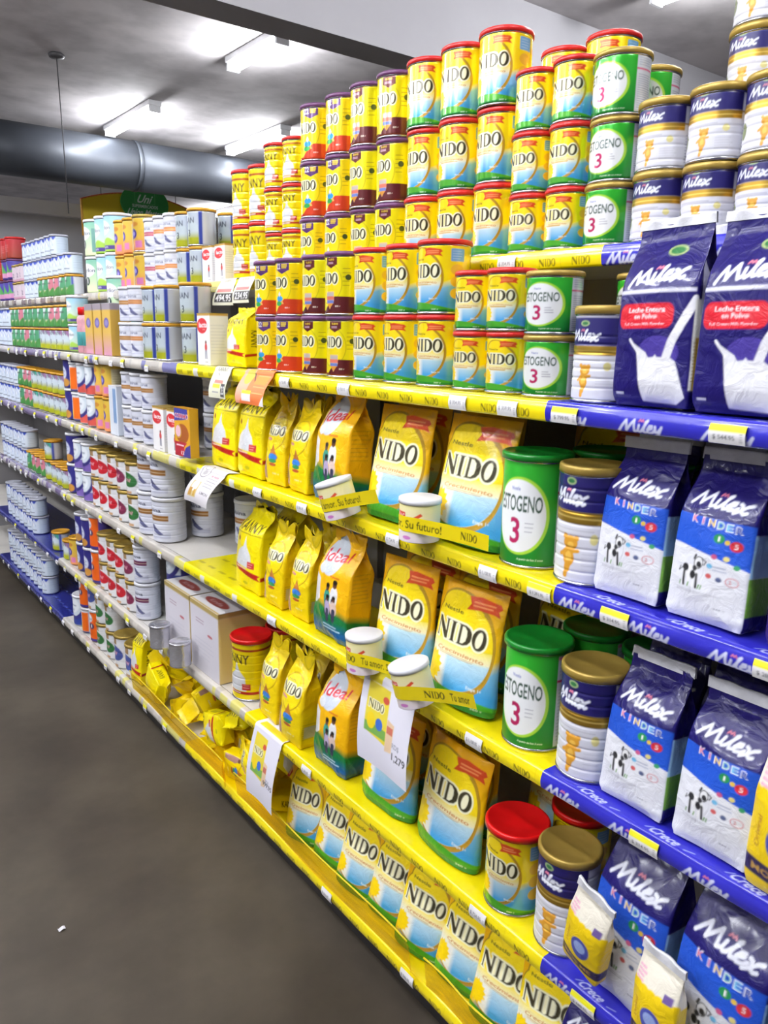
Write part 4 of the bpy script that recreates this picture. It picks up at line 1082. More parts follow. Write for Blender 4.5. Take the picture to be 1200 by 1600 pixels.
bag('nido', 'D', 1.850, 'narrow yellow bag beside the ribbon bag, fourth shelf', 'narrow yellow bags', x=1.05, lean=.06, rz=.04)
bag('nido2', 'D', 1.78, 'narrow yellow bag with crumpled top, row behind, fourth shelf', 'narrow yellow bags', x=1.16, lean=.0, dz=.0)
bag('kanny', 'D', 2.01, 'bright yellow ribbon bag at the end of the empty shelf, fourth shelf', 'yellow ribbon bags', x=1.07, lean=.04)
bag('kanny', 'D', 2.00, 'bright yellow ribbon bag standing behind, crumpled top, fourth shelf', 'yellow ribbon bags', x=1.18, lean=.0)
# fifth shelf
bag('kinder_big', 'E', .655, 'large navy cow bag with biscuit pack, left of two, fifth shelf', 'large navy cow bags', x=1.06, lean=.06, rz=-.05)
bag('kinder_big', 'E', .490, 'large navy cow bag with biscuit pack, right of two, fifth shelf', 'large navy cow bags', x=1.055, lean=.06, rz=-.04)
bag('kinder_big', 'E', .330, 'large navy cow bag at the very right photo edge, fifth shelf', 'large navy cow bags', x=1.055, lean=.06)
bag('pack', 'E', .705, 'yellow biscuit pack tilted outwards, taped to left big navy bag', 'yellow biscuit packs', x=.99, lean=-.10, roll=.18, dz=.055, rz=-.1, cat='biscuit pack')
bag('pack', 'E', .555, 'yellow biscuit pack taped upright to right big navy bag', 'yellow biscuit packs', x=.985, lean=.0, roll=.0, dz=.015, rz=-.12, cat='biscuit pack')
bag('doy', 'E', 1.135, 'wide yellow zip pouch with sun, right of the pair, fifth shelf', 'wide yellow zip pouches', x=1.06, lean=.07, rz=-.04)
bag('doy2', 'E', 1.352, 'wide yellow zip pouch under the white price poster, fifth shelf', 'wide yellow zip pouches', x=1.06, lean=.07)
for i, y in enumerate((1.40, 1.20, 1.0)):
    bag('doy2', 'E', y, f'yellow zip pouch in the row behind, {ORD[i]} from left, fifth shelf', 'wide yellow zip pouches', x=1.17 if i < 2 else 1.28, lean=.02)
bag('ideal', 'E', 1.565, 'orange-yellow family picture bag beside white poster, fifth shelf', 'family picture bags', x=1.06, lean=.05)
bag('nido2', 'E', 1.742, 'large narrow yellow bag with pale label band, fifth shelf', 'narrow yellow bags', x=1.04, lean=.05, sc=(1.15, 1.1, 1.1))
bag('nido', 'E', 1.90, 'narrow yellow bag beside the red-lidded tin, fifth shelf', 'narrow yellow bags', x=1.055, lean=.06, sc=(1.1, 1, 1.05))
bag('nido', 'E', 1.82, 'narrow yellow bag standing behind the front pair, fifth shelf', 'narrow yellow bags', x=1.16, lean=.0)
# bottom shelf
low = [1.73, 1.60, 1.47, 1.34, 1.21, 1.08, .95, .83]
for i, y in enumerate(low):
    bag('doy_low', 'F', y, f'small yellow zip pouch behind clear fence, {ORD[i]} from left, front row, bottom shelf', 'small yellow zip pouches', x=1.052 + .012 * (i % 2), lean=.17, roll=rng.uniform(-.08, .08), rz=.22 + rng.uniform(-.06, .06))
for i, y in enumerate((1.68, 1.55, 1.42, 1.29, 1.16, 1.03, .90, .78)):
    bag('doy_low', 'F', y, f'small yellow zip pouch, {ORD[i]} from left, row behind, bottom shelf', 'small yellow zip pouches', x=1.135, lean=.10, roll=rng.uniform(-.05, .05), rz=.2, sc=(1, 1, 1.08))
bag('kinder', 'F', .715, 'navy cow bag, leftmost of its kind, bottom shelf', 'blue and white cow bags', x=1.055, lean=.06)
bag('kinder2', 'F', .575, 'navy cow bag, second of its kind, bottom shelf', 'blue and white cow bags', x=1.055, lean=.06)
bag('kinder', 'F', .435, 'navy cow bag, rightmost of its kind, bottom shelf', 'blue and white cow bags', x=1.055, lean=.06)

# heap of fallen narrow bags behind the clear fence
# resting poses: kind, x, y, z of the bag's foot, then its orientation quaternion
HC = {}
HEAP = [('kanny_small', 1.201, 3.003, 0.175, 0.703, 0.073, -0.703, 0.073),
        ('nido2', 1.277, 2.985, 0.254, 0.5, 0.5, -0.5, -0.5),
        ('nido', 1.308, 2.958, 0.146, 0.626, 0.626, -0.328, -0.328),
        ('kanny_small', 1.264, 2.947, 0.199, 0.631, 0.631, -0.319, -0.319),
        ('nido2', 1.066, 2.898, 0.302, 0.132, 0.756, -0.543, 0.342),
        ('nido', 1.379, 2.896, 0.333, 0.555, 0.644, -0.446, -0.279),
        ('kanny_small', 1.395, 2.888, 0.176, 0.626, -0.328, -0.626, -0.328),
        ('kanny_small', 1.442, 2.869, 0.259, 0.479, 0.501, -0.511, -0.508),
        ('kanny_small', 1.039, 2.859, 0.234, 0.383, 0.594, -0.594, 0.383),
        ('nido2', 1.248, 2.829, 0.146, 0.607, 0.607, 0.363, 0.363),
        ('kanny_small', 1.41, 2.777, 0.199, 0.379, 0.379, -0.597, -0.597),
        ('kanny_small', 1.445, 2.756, 0.283, 0.646, 0.287, -0.646, -0.287),
        ('nido', 1.233, 2.743, 0.185, 0.262, 0.322, -0.293, -0.862),
        ('kanny_small', 1.387, 2.714, 0.243, 0.758, 0.646, 0.059, -0.069),
        ('nido2', 1.179, 2.674, 0.142, 0.501, 0.232, -0.3, -0.778),
        ('nido2', 1.433, 2.649, 0.166, 0.685, -0.174, -0.685, -0.174),
        ('nido2', 1.222, 2.634, 0.229, 0.318, -0.492, -0.353, 0.729),
        ('nido', 1.378, 2.62, 0.146, 0.706, 0.533, -0.281, -0.373),
        ('nido', 1.215, 2.591, 0.166, 0.703, -0.074, -0.703, -0.074),
        ('nido2', 1.188, 2.581, 0.322, 0.535, 0.14, -0.761, 0.339),
        ('nido2', 1.25, 2.563, 0.357, 0.083, -0.091, -0.903, -0.412),
        ('nido2', 1.429, 2.529, 0.166, 0.233, 0.668, 0.233, -0.668),
        ('kanny_small', 1.383, 2.524, 0.214, 0.328, 0.139, -0.685, -0.635),
        ('nido2', 1.202, 2.516, 0.242, 0.243, 0.657, -0.524, -0.485),
        ('nido', 1.236, 2.499, 0.146, 0.611, 0.611, -0.356, -0.356),
        ('kanny_small', 1.302, 2.427, 0.328, 0.288, 0.1, -0.8, -0.517),
        ('nido', 1.368, 2.417, 0.234, 0.5, 0.512, -0.448, -0.536),
        ('kanny_small', 1.407, 2.408, 0.121, 0.633, -0, 0, -0.774),
        ('nido', 1.415, 2.405, 0.335, 0.615, -0.48, -0.593, -0.198),
        ('nido', 1.026, 2.397, 0.282, 0.8, -0.113, 0.583, -0.083),
        ('nido', 1.397, 2.364, 0.356, 0.25, 0.909, -0.322, -0.089),
        ('nido2', 1.218, 2.341, 0.182, 0.34, 0.338, -0.553, -0.682),
        ('nido', 1.184, 2.298, 0.229, 0.667, 0.436, 0.316, 0.515),
        ('kanny_small', 1.292, 2.289, 0.337, 0.384, -0.633, -0.555, 0.379),
        ('nido', 1.435, 2.257, 0.147, 0.444, 0.444, -0.55, -0.55),
        ('nido2', 1.368, 2.205, 0.267, 0.278, 0.491, -0.683, -0.463),
        ('kanny_small', 1.041, 2.204, 0.264, 0.431, -0.559, -0.566, -0.426),
        ('nido', 1.241, 2.186, 0.275, 0.601, 0.008, -0.728, 0.328),
        ('nido', 1.034, 2.181, 0.167, 0.602, 0.371, 0.602, -0.371),
        ('kanny_small', 1.166, 2.172, 0.34, 0.298, -0.636, -0.469, 0.536),
        ('nido2', 1.126, 2.163, 0.146, 0.129, 0.129, -0.695, -0.695),
        ('nido', 1.126, 2.149, 0.195, 0.036, 0.012, -0.619, -0.785),
        ('nido', 1.389, 2.104, 0.146, 0.434, 0.434, -0.558, -0.558),
        ('nido', 1.398, 2.102, 0.196, 0.58, -0.58, -0.404, 0.404),
        ('nido', 1.307, 2.102, 0.277, 0.255, 0.849, -0.27, -0.376),
        ('kanny_small', 1.246, 2.087, 0.317, 0.315, 0.917, -0.196, -0.148),
        ('kanny_small', 1.404, 2.032, 0.271, 0.356, 0.006, -0.934, 0.002),
        ('nido2', 1.293, 2, 0.202, 0.001, -0.001, -0.707, 0.707),
        ('kanny_small', 1.139, 1.971, 0.263, 0.3, -0.219, 0.535, -0.759),
        ('kanny_small', 1.346, 1.914, 0.149, 0.379, 0.379, -0.597, -0.597),
        ('nido', 1.037, 1.898, 0.22, 0.55, -0.444, -0.444, -0.55),
        ('nido2', 1.416, 1.895, 0.24, 0.819, -0.188, -0.528, -0.122),
        ('kanny_small', 1.171, 1.875, 0.149, 0.347, 0.347, -0.616, -0.616),
        ('kanny_small', 1.337, 1.856, 0.227, 0.936, -0.022, 0.061, -0.345),
        ('nido2', 1.243, 1.839, 0.267, 0.246, 0.319, -0.75, -0.524),
        ('kanny_small', 1.133, 1.825, 0.271, 0.79, -0.372, -0.387, -0.295)]
for i, (k, x, y, z, qw, qx, qy, qz) in enumerate(HEAP):
    o = inst(GK['nido_heap' if k != 'kanny_small' else k], (0, 0, 0)); sc = (.9, .85, .9) if k != 'kanny_small' else (.92, .85, .94)
    o.matrix_world = Matrix.Translation((x, y, z)) @ Quaternion((qw, qx, qy, qz)).to_matrix().to_4x4() @ Matrix.Diagonal((*sc, 1))
    depth = 'front' if x < 1.13 else 'middle' if x < 1.28 else 'back'
    tier = 'low' if z < .19 else 'upper'
    hc = HC.setdefault((depth, tier), []); hc.append(1)
    tag(o, f'crumpled yellow bag in bottom shelf heap, {depth} {tier} layer, {ORD[len(hc) - 1]} from left', 'bag', 'heap of yellow bags, bottom shelf')
o = inst(GK['kanny'], (1.06, 3.02, SH['F'][2] + .004), rz=.1, rx=-.05, ry=.02, sc=(.62, .85, .95)); tag(o, 'crumpled yellow ribbon bag standing at the left end of the heap, bottom shelf', 'bag', 'heap of yellow bags, bottom shelf')

# ------------------------------------------------------------------ cartons
def make_carton(kind, W, H, D, art, mat=M_PAPER, res=.0016, top=None, topart=None):
    t = empty(kind); P = 2 * (W + D)

    def pos(S, Z):
        s = np.abs(S); sg = np.sign(S); front = s <= W / 2; back = s >= W / 2 + D; q = np.clip((s - W / 2) / D, 0, 1)
        x = np.where(front, s, np.where(back, W + D - s, W / 2)) * sg
        y = np.where(front, -D / 2, np.where(back, D / 2, -D / 2 + D * q))
        return x, y, Z
    around('carton', P, H, res, art, pos, mat, t, cap=True)
    # top flap
    a, b = W / 2 + .0006, D / 2 + .0006
    if topart is not None:
        nx, ny = max(int(W / .003), 4), max(int(D / .003), 4)
        X, Y = np.meshgrid(np.linspace(-a, a, nx), np.linspace(-b, b, ny))
        C = topart.sample(X, Y + D / 2).reshape(-1, 4)
        V = np.stack([X, Y, np.full_like(X, H + .0008)], -1).reshape(-1, 3)
        mesh_obj('top_flap', V, grid_faces(ny, nx), mat, t, False, C)
    else:
        box('top_flap', -a, a, -b, b, H - .001, H + .001, top or M_WHITELID, t)
    return proto(t)


def art_lacta(W, H, D, res):
    A = Art(2 * (W + D), H, res, (232, 230, 230)); A.ell(-W * .1, H * .76, W * .42, H * .15, (206, 40, 46)); A.text('lacta', -W * .02, H * .78, W * .66, H * .1, (240, 236, 238)); A.text('plus', W * .05, H * .69, W * .2, H * .03, (240, 180, 180))
    A.ell(W * .18, H * .44, W * .07, H * .04, (110, 70, 50)); A.ell(W * .18, H * .35, W * .1, H * .08, (190, 60, 56)); A.stroke([(W * .14, H * .28), (W * .13, H * .14)], W * .07, (120, 124, 140)); A.stroke([(W * .22, H * .28), (W * .24, H * .14)], W * .07, (130, 134, 150))
    A.lines(W * .1, W * .4, H * .05, H * .08, 1, (130, 130, 140), .002); A.rect(-W * .5, W * .5, H * .95, H, (190, 150, 70)); A.rect(W * .5, W * .5 + D, H * .95, H, (190, 150, 70)); A.lines(W * .55, W * .45 + D, H * .2, H * .8, 10, (190, 190, 200)); return A


def art_choc(W, H, D, res):
    A = Art(2 * (W + D), H, res, (214, 156, 30)); A.ell(0, H * .48, W * .42, H * .2, (160, 84, 30)); A.poly([(-W * .5, H), (W * .36, H), (W * .4, H * .8), (0, H * .76), (-W * .5, H * .72)], (64, 64, 150))
    A.text('COBRIMO', -W * .02, H * .84, W * .86, H * .1, (240, 236, 240)); A.text('COBRIMO', -W * .02, H * .84, W * .82, H * .08, (200, 40, 40)); A.ell(-W * .26, H * .52, W * .17, H * .12, (226, 180, 190)); A.ring(-W * .26, H * .52, W * .2, H * .14, .002, (236, 200, 60))
    A.poly([(-W * .5, 0), (W * .2, 0), (W * .1, H * .2), (W * .3, H * .3), (-W * .5, H * .3)], (176, 34, 52)); A.poly([(W * .0, 0), (W * .5, 0), (W * .5, H * .28), (W * .2, H * .2)], (70, 60, 140)); A.lines(-W * .4, W * .2, H * .2, H * .26, 1, (240, 200, 210), .004); A.text('12', 0, H * .08, W * .2, H * .07, (240, 230, 230))
    A.rect(W * .5, W + D, 0, H, (196, 150, 30)); return A


def art_whitebox(W, H, D, res):
    A = Art(2 * (W + D), H, res, (206, 202, 210)); A.rect(-9, 9, H * .93, H, (186, 162, 96), metal=.3); A.lines(-W * .3, W * .1, H * .7, H * .78, 2, (160, 130, 150), .003); A.ell(W * .2, H * .6, W * .09, H * .02, (180, 90, 100)); A.lines(-W * .35, W * .35, H * .2, H * .5, 5, (190, 188, 200), .002)
    A.rect(W * .5, W * .5 + D, 0, H * .93, (222, 196, 130)); A.ell(W * .5 + D * .6, H * .6, D * .22, H * .1, (176, 60, 40)); A.ell(W * .5 + D * .5, H * .35, D * .15, H * .06, (60, 60, 140)); return A


def top_white(W, D, res):
    A = Art(W, D, res, (206, 204, 206)); A.rect(-W / 2, W / 2, 0, D * .03, (186, 162, 96)); A.ell(0, D * .19, W * .36, D * .085, (150, 66, 60)); A.text('Enfa', 0, D * .19, W * .4, D * .06, (190, 150, 150)); return A


def art_goldbox(W, H, D, res):
    A = Art(2 * (W + D), H, res, (206, 166, 70), metal=.2); A.grad(0, H * .45, (200, 140, 170), (210, 172, 76), (np.abs(A.X) < W * .5) * 1.0); A.rect(-9, 9, H * .88, H, (150, 140, 150)); A.ell(0, H * .63, W * .3, H * .1, (96, 84, 160)); A.ell(0, H * .63, W * .2, H * .06, (140, 130, 190)); return A


def art_bluebox(W, H, D, res):
    A = Art(2 * (W + D), H, res, (210, 216, 226)); A.rect(W * .0, W * .4, H * .25, H * .95, (120, 150, 190), r=.004); A.rect(W * .5, W * .5 + D, 0, H, (196, 204, 216)); return A


GK['lacta'] = make_carton('milk_carton', .085, .150, .06, art_lacta(.085, .15, .06, .0016), top=M_GOLDLID)
GK['lacta_s'] = make_carton('milk_carton', .072, .112, .05, art_lacta(.072, .112, .05, .0016), top=M_GOLDLID)
GK['choc'] = make_carton('chocolate_box', .105, .150, .03, art_choc(.105, .15, .03, .0014), top=M_ORLID)
GK['wbox'] = make_carton('formula_box', .215, .24, .26, art_whitebox(.215, .24, .26, .0024), res=.0026, topart=top_white(.215, .26, .003))
GK['gbox'] = make_carton('formula_box', .095, .195, .08, art_goldbox(.095, .195, .08, .0024), res=.0026, top=M_GREYLID)
GK['bbox'] = make_carton('formula_box', .09, .19, .08, art_bluebox(.09, .19, .08, .0024), res=.0026)


def put(k, sh, x, y, label, cat='box', group=None, lean=0, rz=0, dz=0, roll=0, sc=(1, 1, 1)):
    o = inst(GK[k], (x, y, SH[sh][2] + EPS + dz), rz=rz, rx=-lean, ry=roll, sc=sc); return tag(o, label, cat, group)


G = 'white cartons with red oval'
put('lacta_s', 'A', 1.18, 2.405, 'small white carton, red oval, right of two beside ribbed yellow tins, topmost shelf', 'carton', G)
put('lacta_s', 'A', 1.18, 2.50, 'small white carton, red oval, left of two, topmost shelf', 'carton', G)
put('lacta', 'B', 1.04, 2.225, 'white carton with red oval between pale tin and yellow bag, second shelf', 'carton', G)
put('lacta', 'C', 1.035, 2.475, 'white carton with red oval touching chocolate box, third shelf', 'carton', G, sc=(1.15, 1, 1))
put('lacta', 'C', 1.035, 2.60, 'white carton with red oval beside gold-banded white tins, third shelf', 'carton', G, sc=(1.15, 1, 1))
put('choc', 'C', .985, 2.315, 'orange and blue chocolate drink box hanging before yellow bag, third shelf', 'box', dz=.02, rz=.05)
put('wbox', 'E', 1.145, 2.30, 'large white formula box with red oval lid, right of two, fifth shelf', 'box', 'large white boxes')
put('wbox', 'E', 1.145, 2.525, 'large white formula box with red oval lid, left of two, fifth shelf', 'box', 'large white boxes')
for i, y in enumerate((3.33, 3.22, 3.11)):
    put('gbox', 'B', 1.055, y, f'gold carton with purple disc, {ORD[i]} from left of three, second shelf', 'carton', 'gold cartons')
put('bbox', 'C', 1.055, 3.085, 'white and blue carton between gold tins and white tins, third shelf', 'carton')

# a tin lying on its side with its lid showing, second shelf
o = inst(T['nan'], (1.14, 2.255, SH['B'][2] + .052), rz=0); o.matrix_world = Matrix.Translation((1.20, 2.32, SH['B'][2] + .0515 + .0)) @ Matrix.Rotation(math.pi * 1.5 - .55, 4, 'Z') @ Matrix.Rotation(math.pi / 2, 4, 'X')
tag(o, 'pale tin lying on its side showing amber lid, behind carton, second shelf', 'tin')

# red capped bottles beside the gold cartons
def make_bottle():
    t = empty('milk_drink_bottle')
    lathe('bottle', [(0, 0), (.030, 0), (.033, .004), (.033, .10), (.030, .115), (.033, .13), (.030, .145), (.018, .160), (.016, .165)], flat_mat('pink_bottle_label', (206, 150, 160), .35, noise=.25, nscale=30), t, 32)
    lathe('label_band', [(.0332, .03), (.0338, .031), (.0338, .085), (.0332, .086)], flat_mat('teal_bottle_band', (70, 150, 150), .4, noise=.3, nscale=25), t, 32)
    lathe('cap', [(.0165, .155), (.026, .156), (.026, .184), (.024, .187), (0, .187)], M_REDDER, t, 32)
    return proto(t)


GK['bottle'] = make_bottle()
for i, y in enumerate((3.475, 3.405)):
    put('bottle', 'B', 1.045, y, f'red-capped pink bottle beside gold cartons, {("left", "right")[i]} of two, second shelf', 'bottle', 'red-capped bottles')

# ------------------------------------------------------------------ promotional tins tied on with yellow tape
def make_cerelac():
    t = empty('cereal_tin'); D, H = .082, .085
    art = art_cerelac(D, H - .008, .0012); r = D / 2
    around('body', math.pi * D, H - .008, .0012, art, lambda S, Z: (r * np.sin(S / r), -r * np.cos(S / r), Z), M_DULL, t)
    lathe('lid', [(r - .001, H - .010), (r + .002, H - .010), (r + .002, H - .001), (r, H), (0, H)], M_WHITELID, t)
    return t


def make_tape(parent, txts, zc, wd, reach, back):
    """tape: wraps the tin front then runs right over the pouch"""
    r = .0422; pts = []
    for a in np.linspace(-1.9, .55, 36): pts.append((r * math.sin(a), -r * math.cos(a)))
    ex, ey = pts[-1]
    for q in np.linspace(0, 1, 30)[1:]: pts.append((ex + (reach - ex) * q, ey + (back - ey) * (1 - (1 - q) ** 2)))
    pts = np.array(pts); d = np.r_[0, np.cumsum(np.hypot(*np.diff(pts, axis=0).T))]; L = d[-1]
    A = Art(L, wd, .0011, (226, 204, 16))
    for tx, p, w in txts:
        A.nido(p - L / 2, wd * .5, w, wd * .5, (84, 80, 20), None) if tx == 'NIDO' else A.text(tx, p - L / 2, wd * .5, w, wd * .55, (84, 80, 20))
    n = int(L / .0013); q = np.linspace(0, L, n); X = np.interp(q, d, pts[:, 0]); Y = np.interp(q, d, pts[:, 1]); zz = np.linspace(0, wd, 24)
    Q, Z = np.meshgrid(q, zz); sag = -.0 * Q
    V = np.stack([np.broadcast_to(X, Q.shape), np.broadcast_to(Y, Q.shape), Z + zc + sag], -1).reshape(-1, 3)
    mesh_obj('promotional_tape', V, grid_faces(len(zz), n), M_STRIP, parent, True, A.sample(Q - L / 2, Z).reshape(-1, 4))


cers = [('C', .978, 1.435, .0, .38, 'tilted cream cereal tin taped to left pouch, third shelf', [('Tu amor. Su futuro!', .12, .13)], .155),
        ('C', .982, 1.172, .004, -.02, 'upright cream cereal tin taped to right pouch, third shelf', [('amor. Su futuro!', .10, .14), ('NIDO', .235, .04)], .2),
        ('D', .982, 1.350, .005, .05, 'upright cream cereal tin taped to left pouch, fourth shelf', [('NIDO', .075, .045), ('Tu amor. S', .15, .075)], .15),
        ('D', .968, 1.145, .012, .32, 'leaning cream cereal tin taped to right pouch, fourth shelf', [('NIDO', .17, .05), ('Tu amor', .235, .05)], .19)]
for sh, x, y, dz, roll, lab, tx, reach in cers:
    t = make_cerelac(); make_tape(t, tx, .022, .030, reach, -.005)
    t.matrix_world = Matrix.Translation((x, y, SH[sh][2] + .004 + dz)) @ Matrix.Rotation(-math.pi / 2, 4, 'Z') @ Matrix.Rotation(-roll * .62, 4, 'Y') @ Matrix.Rotation(abs(roll) * .55, 4, 'X')
    tag(t, lab, 'tin', 'taped cereal tins')


def make_small():
    t = empty('sample_tin'); r = .036
    lathe('body', [(0, 0), (r - .002, 0), (r, .002), (r - .001, .006), (r - .001, .078)], M_SILVER, t)
    lathe('lid', [(r - .001, .077), (r + .001, .077), (r + .001, .084), (r - .002, .086), (r - .005, .083), (0, .083)], M_SILVER, t); return proto(t)


GK['small'] = make_small()
put('small', 'E', .965, 2.565, 'small silver shrink-wrapped tin hanging at box front, left of two, fifth shelf', 'tin', 'silver sample tins', dz=.02)
put('small', 'E', .960, 2.375, 'small silver shrink-wrapped tin hanging at box front, right of two, fifth shelf', 'tin', 'silver sample tins', dz=.02)

# ------------------------------------------------------------------ shelving unit
Y0, Y1 = .05, 6.2
g = empty('gondola_shelving'); g.location = (1.25, 0, 0)
tag(g, 'long cream metal gondola shelving unit holding all the milk tins', 'shelving')
inv = Matrix.Translation((-1.25, 0, 0))


def gpart(o):
    me = o.data; me.transform(inv); o.parent = g; return o


for s_, (nm, xf, z) in SH.items():
    edges = [Y0, .95, 1.92, 2.9, 3.85, 4.8, Y1]
    for a, b in zip(edges[:-1], edges[1:]):
        gpart(box('shelf', xf + .006, 1.45, a + .0008, b - .0008, z - .030, z - .0008, M_SHELF, bev=.002))
gpart(box('back_panel', 1.45, 1.47, Y0, Y1, .05, 1.84, M_PANEL))
gpart(box('end_panel', 1.01, 1.47, Y1 + .001, Y1 + .02, 0, 1.84, M_PANEL))
gpart(box('plinth', 1.04, 1.46, Y0, Y1, 0.0, .088, M_DARK))
for y in (.95, 1.92, 2.9, 3.85, 4.8):
    gpart(box('upright', 1.425, 1.4495, y - .018, y + .018, .09, 1.86, M_PANEL))
    for s_ in 'BCDE':
        nm, xf, z = SH[s_]
        gpart(mesh_obj('bracket', [(1.44, y - .002, z - .031), (1.44, y + .002, z - .031), (1.10, y - .002, z - .031), (1.10, y + .002, z - .031), (1.44, y - .002, z - .075), (1.44, y + .002, z - .075)],
                       [(0, 2, 4), (1, 5, 3), (0, 1, 3, 2), (2, 3, 5, 4), (0, 4, 5, 1)], M_SHELF, smooth=False))


def liner(name, sh, ya, yb, art_fn, label, cat='shelf strip', depth=.30, res=.0016, lip=.034, group=None):
    """printed film laid over the shelf front; s runs towards the viewer's right (-y)"""
    _, xf, z = SH[sh]
    prof = [(xf + depth, z + .0002), (xf + .02, z + .0003), (xf + .004, z + .0004)]
    for a in np.linspace(0, math.pi / 2, 6): prof.append((xf + .0035 - .0065 * math.sin(a), z - .0060 + .0064 * math.cos(a)))
    for q in np.linspace(.1, 1, 12): prof.append((xf - .003 - .0028 * math.sin(q * math.pi), z - .006 - (lip - .008) * q))
    prof += [(xf + .001, z - lip - .001), (xf + .0045, z - lip)]
    prof = np.array(prof); d = np.r_[0, np.cumsum(np.hypot(*np.diff(prof, axis=0).T))]; Lp = d[-1]
    L = ya - yb
    A = art_fn(L, Lp, res)       # canvas: x along, y up the profile (0 = lower back edge)
    dd = np.unique(np.r_[np.arange(0, depth - .03, .006), np.arange(depth - .03, Lp, res), Lp]) if depth > .05 else np.unique(np.r_[np.arange(0, Lp, res), Lp])
    X = np.interp(dd, d, prof[:, 0]); Z = np.interp(dd, d, prof[:, 1]); n = max(int(L / (res * 1.2)), 2); s = np.linspace(0, L, n)
    S, Q = np.meshgrid(s, dd)
    XX = np.repeat(X[:, None], n, 1); ZZ = np.repeat(Z[:, None], n, 1)
    w = np.clip((Q - depth) / .01, 0, 1)
    XX = XX - w * .0012 * (np.sin(S * 37 + z * 50) * .5 + .5)
    V = np.stack([XX, ya - S, ZZ], -1).reshape(-1, 3)
    F = grid_faces(len(dd), n)[:, ::-1]
    o = mesh_obj(name, V, F, M_STRIP, None, True, A.sample(S - L / 2, Lp - Q).reshape(-1, 4))
    o.location = (0, 0, 0)
    tag(o, label, cat, group); return o


LIP = .034


def a_nido(L, Lp, res):
    A = Art(L, Lp, res, (240, 218, 12)); r = random.Random(int(L * 1000)); x = -L / 2 + .04
    while x < L / 2 - .03:
        A.nido(x, .018, .040, .014, (110, 100, 20), None); A.nido(x + .05, .16 + r.uniform(-.03, .05), .034, .014, (120, 110, 20), None) if Lp > .2 else None
        x += .078
    x = -L / 2
    while x < L / 2: A.rect(x, x + .0012, 0, .05, (222, 198, 10)); x += .155
    return A


def a_milex(L, Lp, res):
    A = Art(L, Lp, res, (46, 44, 178)); x = -L / 2 + .05; k = 0
    while x < L / 2:
        A.milex(x, .017, .075, .020, .0040, (206, 210, 236), end='y'); 
        A.text('Crece', x + .055, .052, .05, .017, (190, 196, 232), shear=.5, rot=-.05); A.stroke([(x + .02, .05), (x + .03, .058)], .002, (150, 160, 220)); A.stroke([(x + .09, .046), (x + .105, .05)], .002, (150, 160, 220))
        x += .135; k += 1
    return A


def a_kanny(L, Lp, res):
    A = Art(L, Lp, res, (240, 226, 10)); x = -L / 2 + .03; k = 0
    while x < L / 2:
        A.text('KANNY', x, .018, .038, .013, (96, 84, 24))
        for j in range(3): A.text('KANNY', x + (.03 if j % 2 else 0), .09 + j * .07, .042, .014, (120, 106, 30)) if Lp > .2 else None
        if k % 3 == 1: A.rect(x + .025, x + .055, .004, .032, (224, 222, 214))
        x += .075; k += 1
    return A


def a_worn(c0, c1, c2, seed):
    def f(L, Lp, res):
        A = Art(L, Lp, res, c0); r = random.Random(seed); x = -L / 2
        while x < L / 2:
            w = r.uniform(.02, .07); c = r.choice([c0, c0, c1, c1, c2]); A.rect(x, x + w, .0, .040 if r.random() < .6 else .06, c)
            if r.random() < .5: A.lines(x + .004, x + w - .004, .008, .026, 2, (150, 146, 140), .0016)
            x += w
        return A
    return f


def a_bluedeck(L, Lp, res):
    A = Art(L, Lp, res, (38, 44, 130)); x = -L / 2 + .03
    while x < L / 2:
        A.text('S-26', x, .018, .04, .014, (190, 196, 226))
        for j in range(3): A.stroke([(x - .02, .09 + j * .075), (x, .10 + j * .075), (x + .02, .095 + j * .075)], .004, (110, 124, 200))
        x += .065
    return A


lb = {'A': 'topmost', 'B': 'second', 'C': 'third', 'D': 'fourth', 'E': 'fifth', 'F': 'bottom'}
splits = {'A': (.90, 1.92), 'B': (.875, 1.905), 'C': (.83, 1.90), 'D': (.83, 1.93), 'E': (.80, 1.98), 'F': (.80, 2.45)}
for sh in 'ABCDEF':
    a, b = splits[sh]
    fine = .0013 if sh != 'F' else .0018
    liner('shelf_strip', sh, a, .10, a_milex, f'blue printed film strip along the right end of the {lb[sh]} shelf', res=fine, group='blue shelf strips', depth=.26)
    liner('shelf_strip', sh, b, a, a_nido, f'yellow printed film strip along the middle of the {lb[sh]} shelf', res=fine, group='yellow shelf strips', depth=.26)
    if sh in 'ABCD':
        liner('shelf_strip', sh, 2.40 if sh != 'A' else 2.36, b, a_kanny, f'lime-yellow strip with brown lettering, left of the plain yellow strip, {lb[sh]} shelf', res=.002, group='lime shelf strips', depth=.26)
        c = 2.40 if sh != 'A' else 2.36
    else: c = b
    liner('shelf_strip', sh, 3.75, c, a_worn((206, 200, 190), (190, 184, 176), (214, 206, 120) if sh != 'B' else (120, 120, 170), ord(sh)), f'worn cream label strip along the left part of the {lb[sh]} shelf', res=.0026, group='worn cream strips', depth=.012)
    if sh in 'EF':
        liner('shelf_strip', sh, 5.4, 3.98, a_bluedeck, f'dark blue printed film covering the far left of the {lb[sh]} shelf', res=.0034, group='dark blue shelf films', depth=.30)
        liner('shelf_strip', sh, 3.98, 3.75, a_worn((200, 196, 190), (190, 184, 176), (206, 206, 90), 77), f'short cream strip next to dark blue film, {lb[sh]} shelf', res=.0034, depth=.012, group='worn cream strips')
    else:
        liner('shelf_strip', sh, 5.9, 3.75, a_worn((124, 110, 150), (200, 196, 200), (150, 140, 180), ord(sh) + 5) if sh != 'A' else a_worn((120, 100, 100), (206, 200, 190), (160, 150, 130), 4), f'mauve and white label strip along the far left of the {lb[sh]} shelf', res=.0034, depth=.012, group='mauve strips')

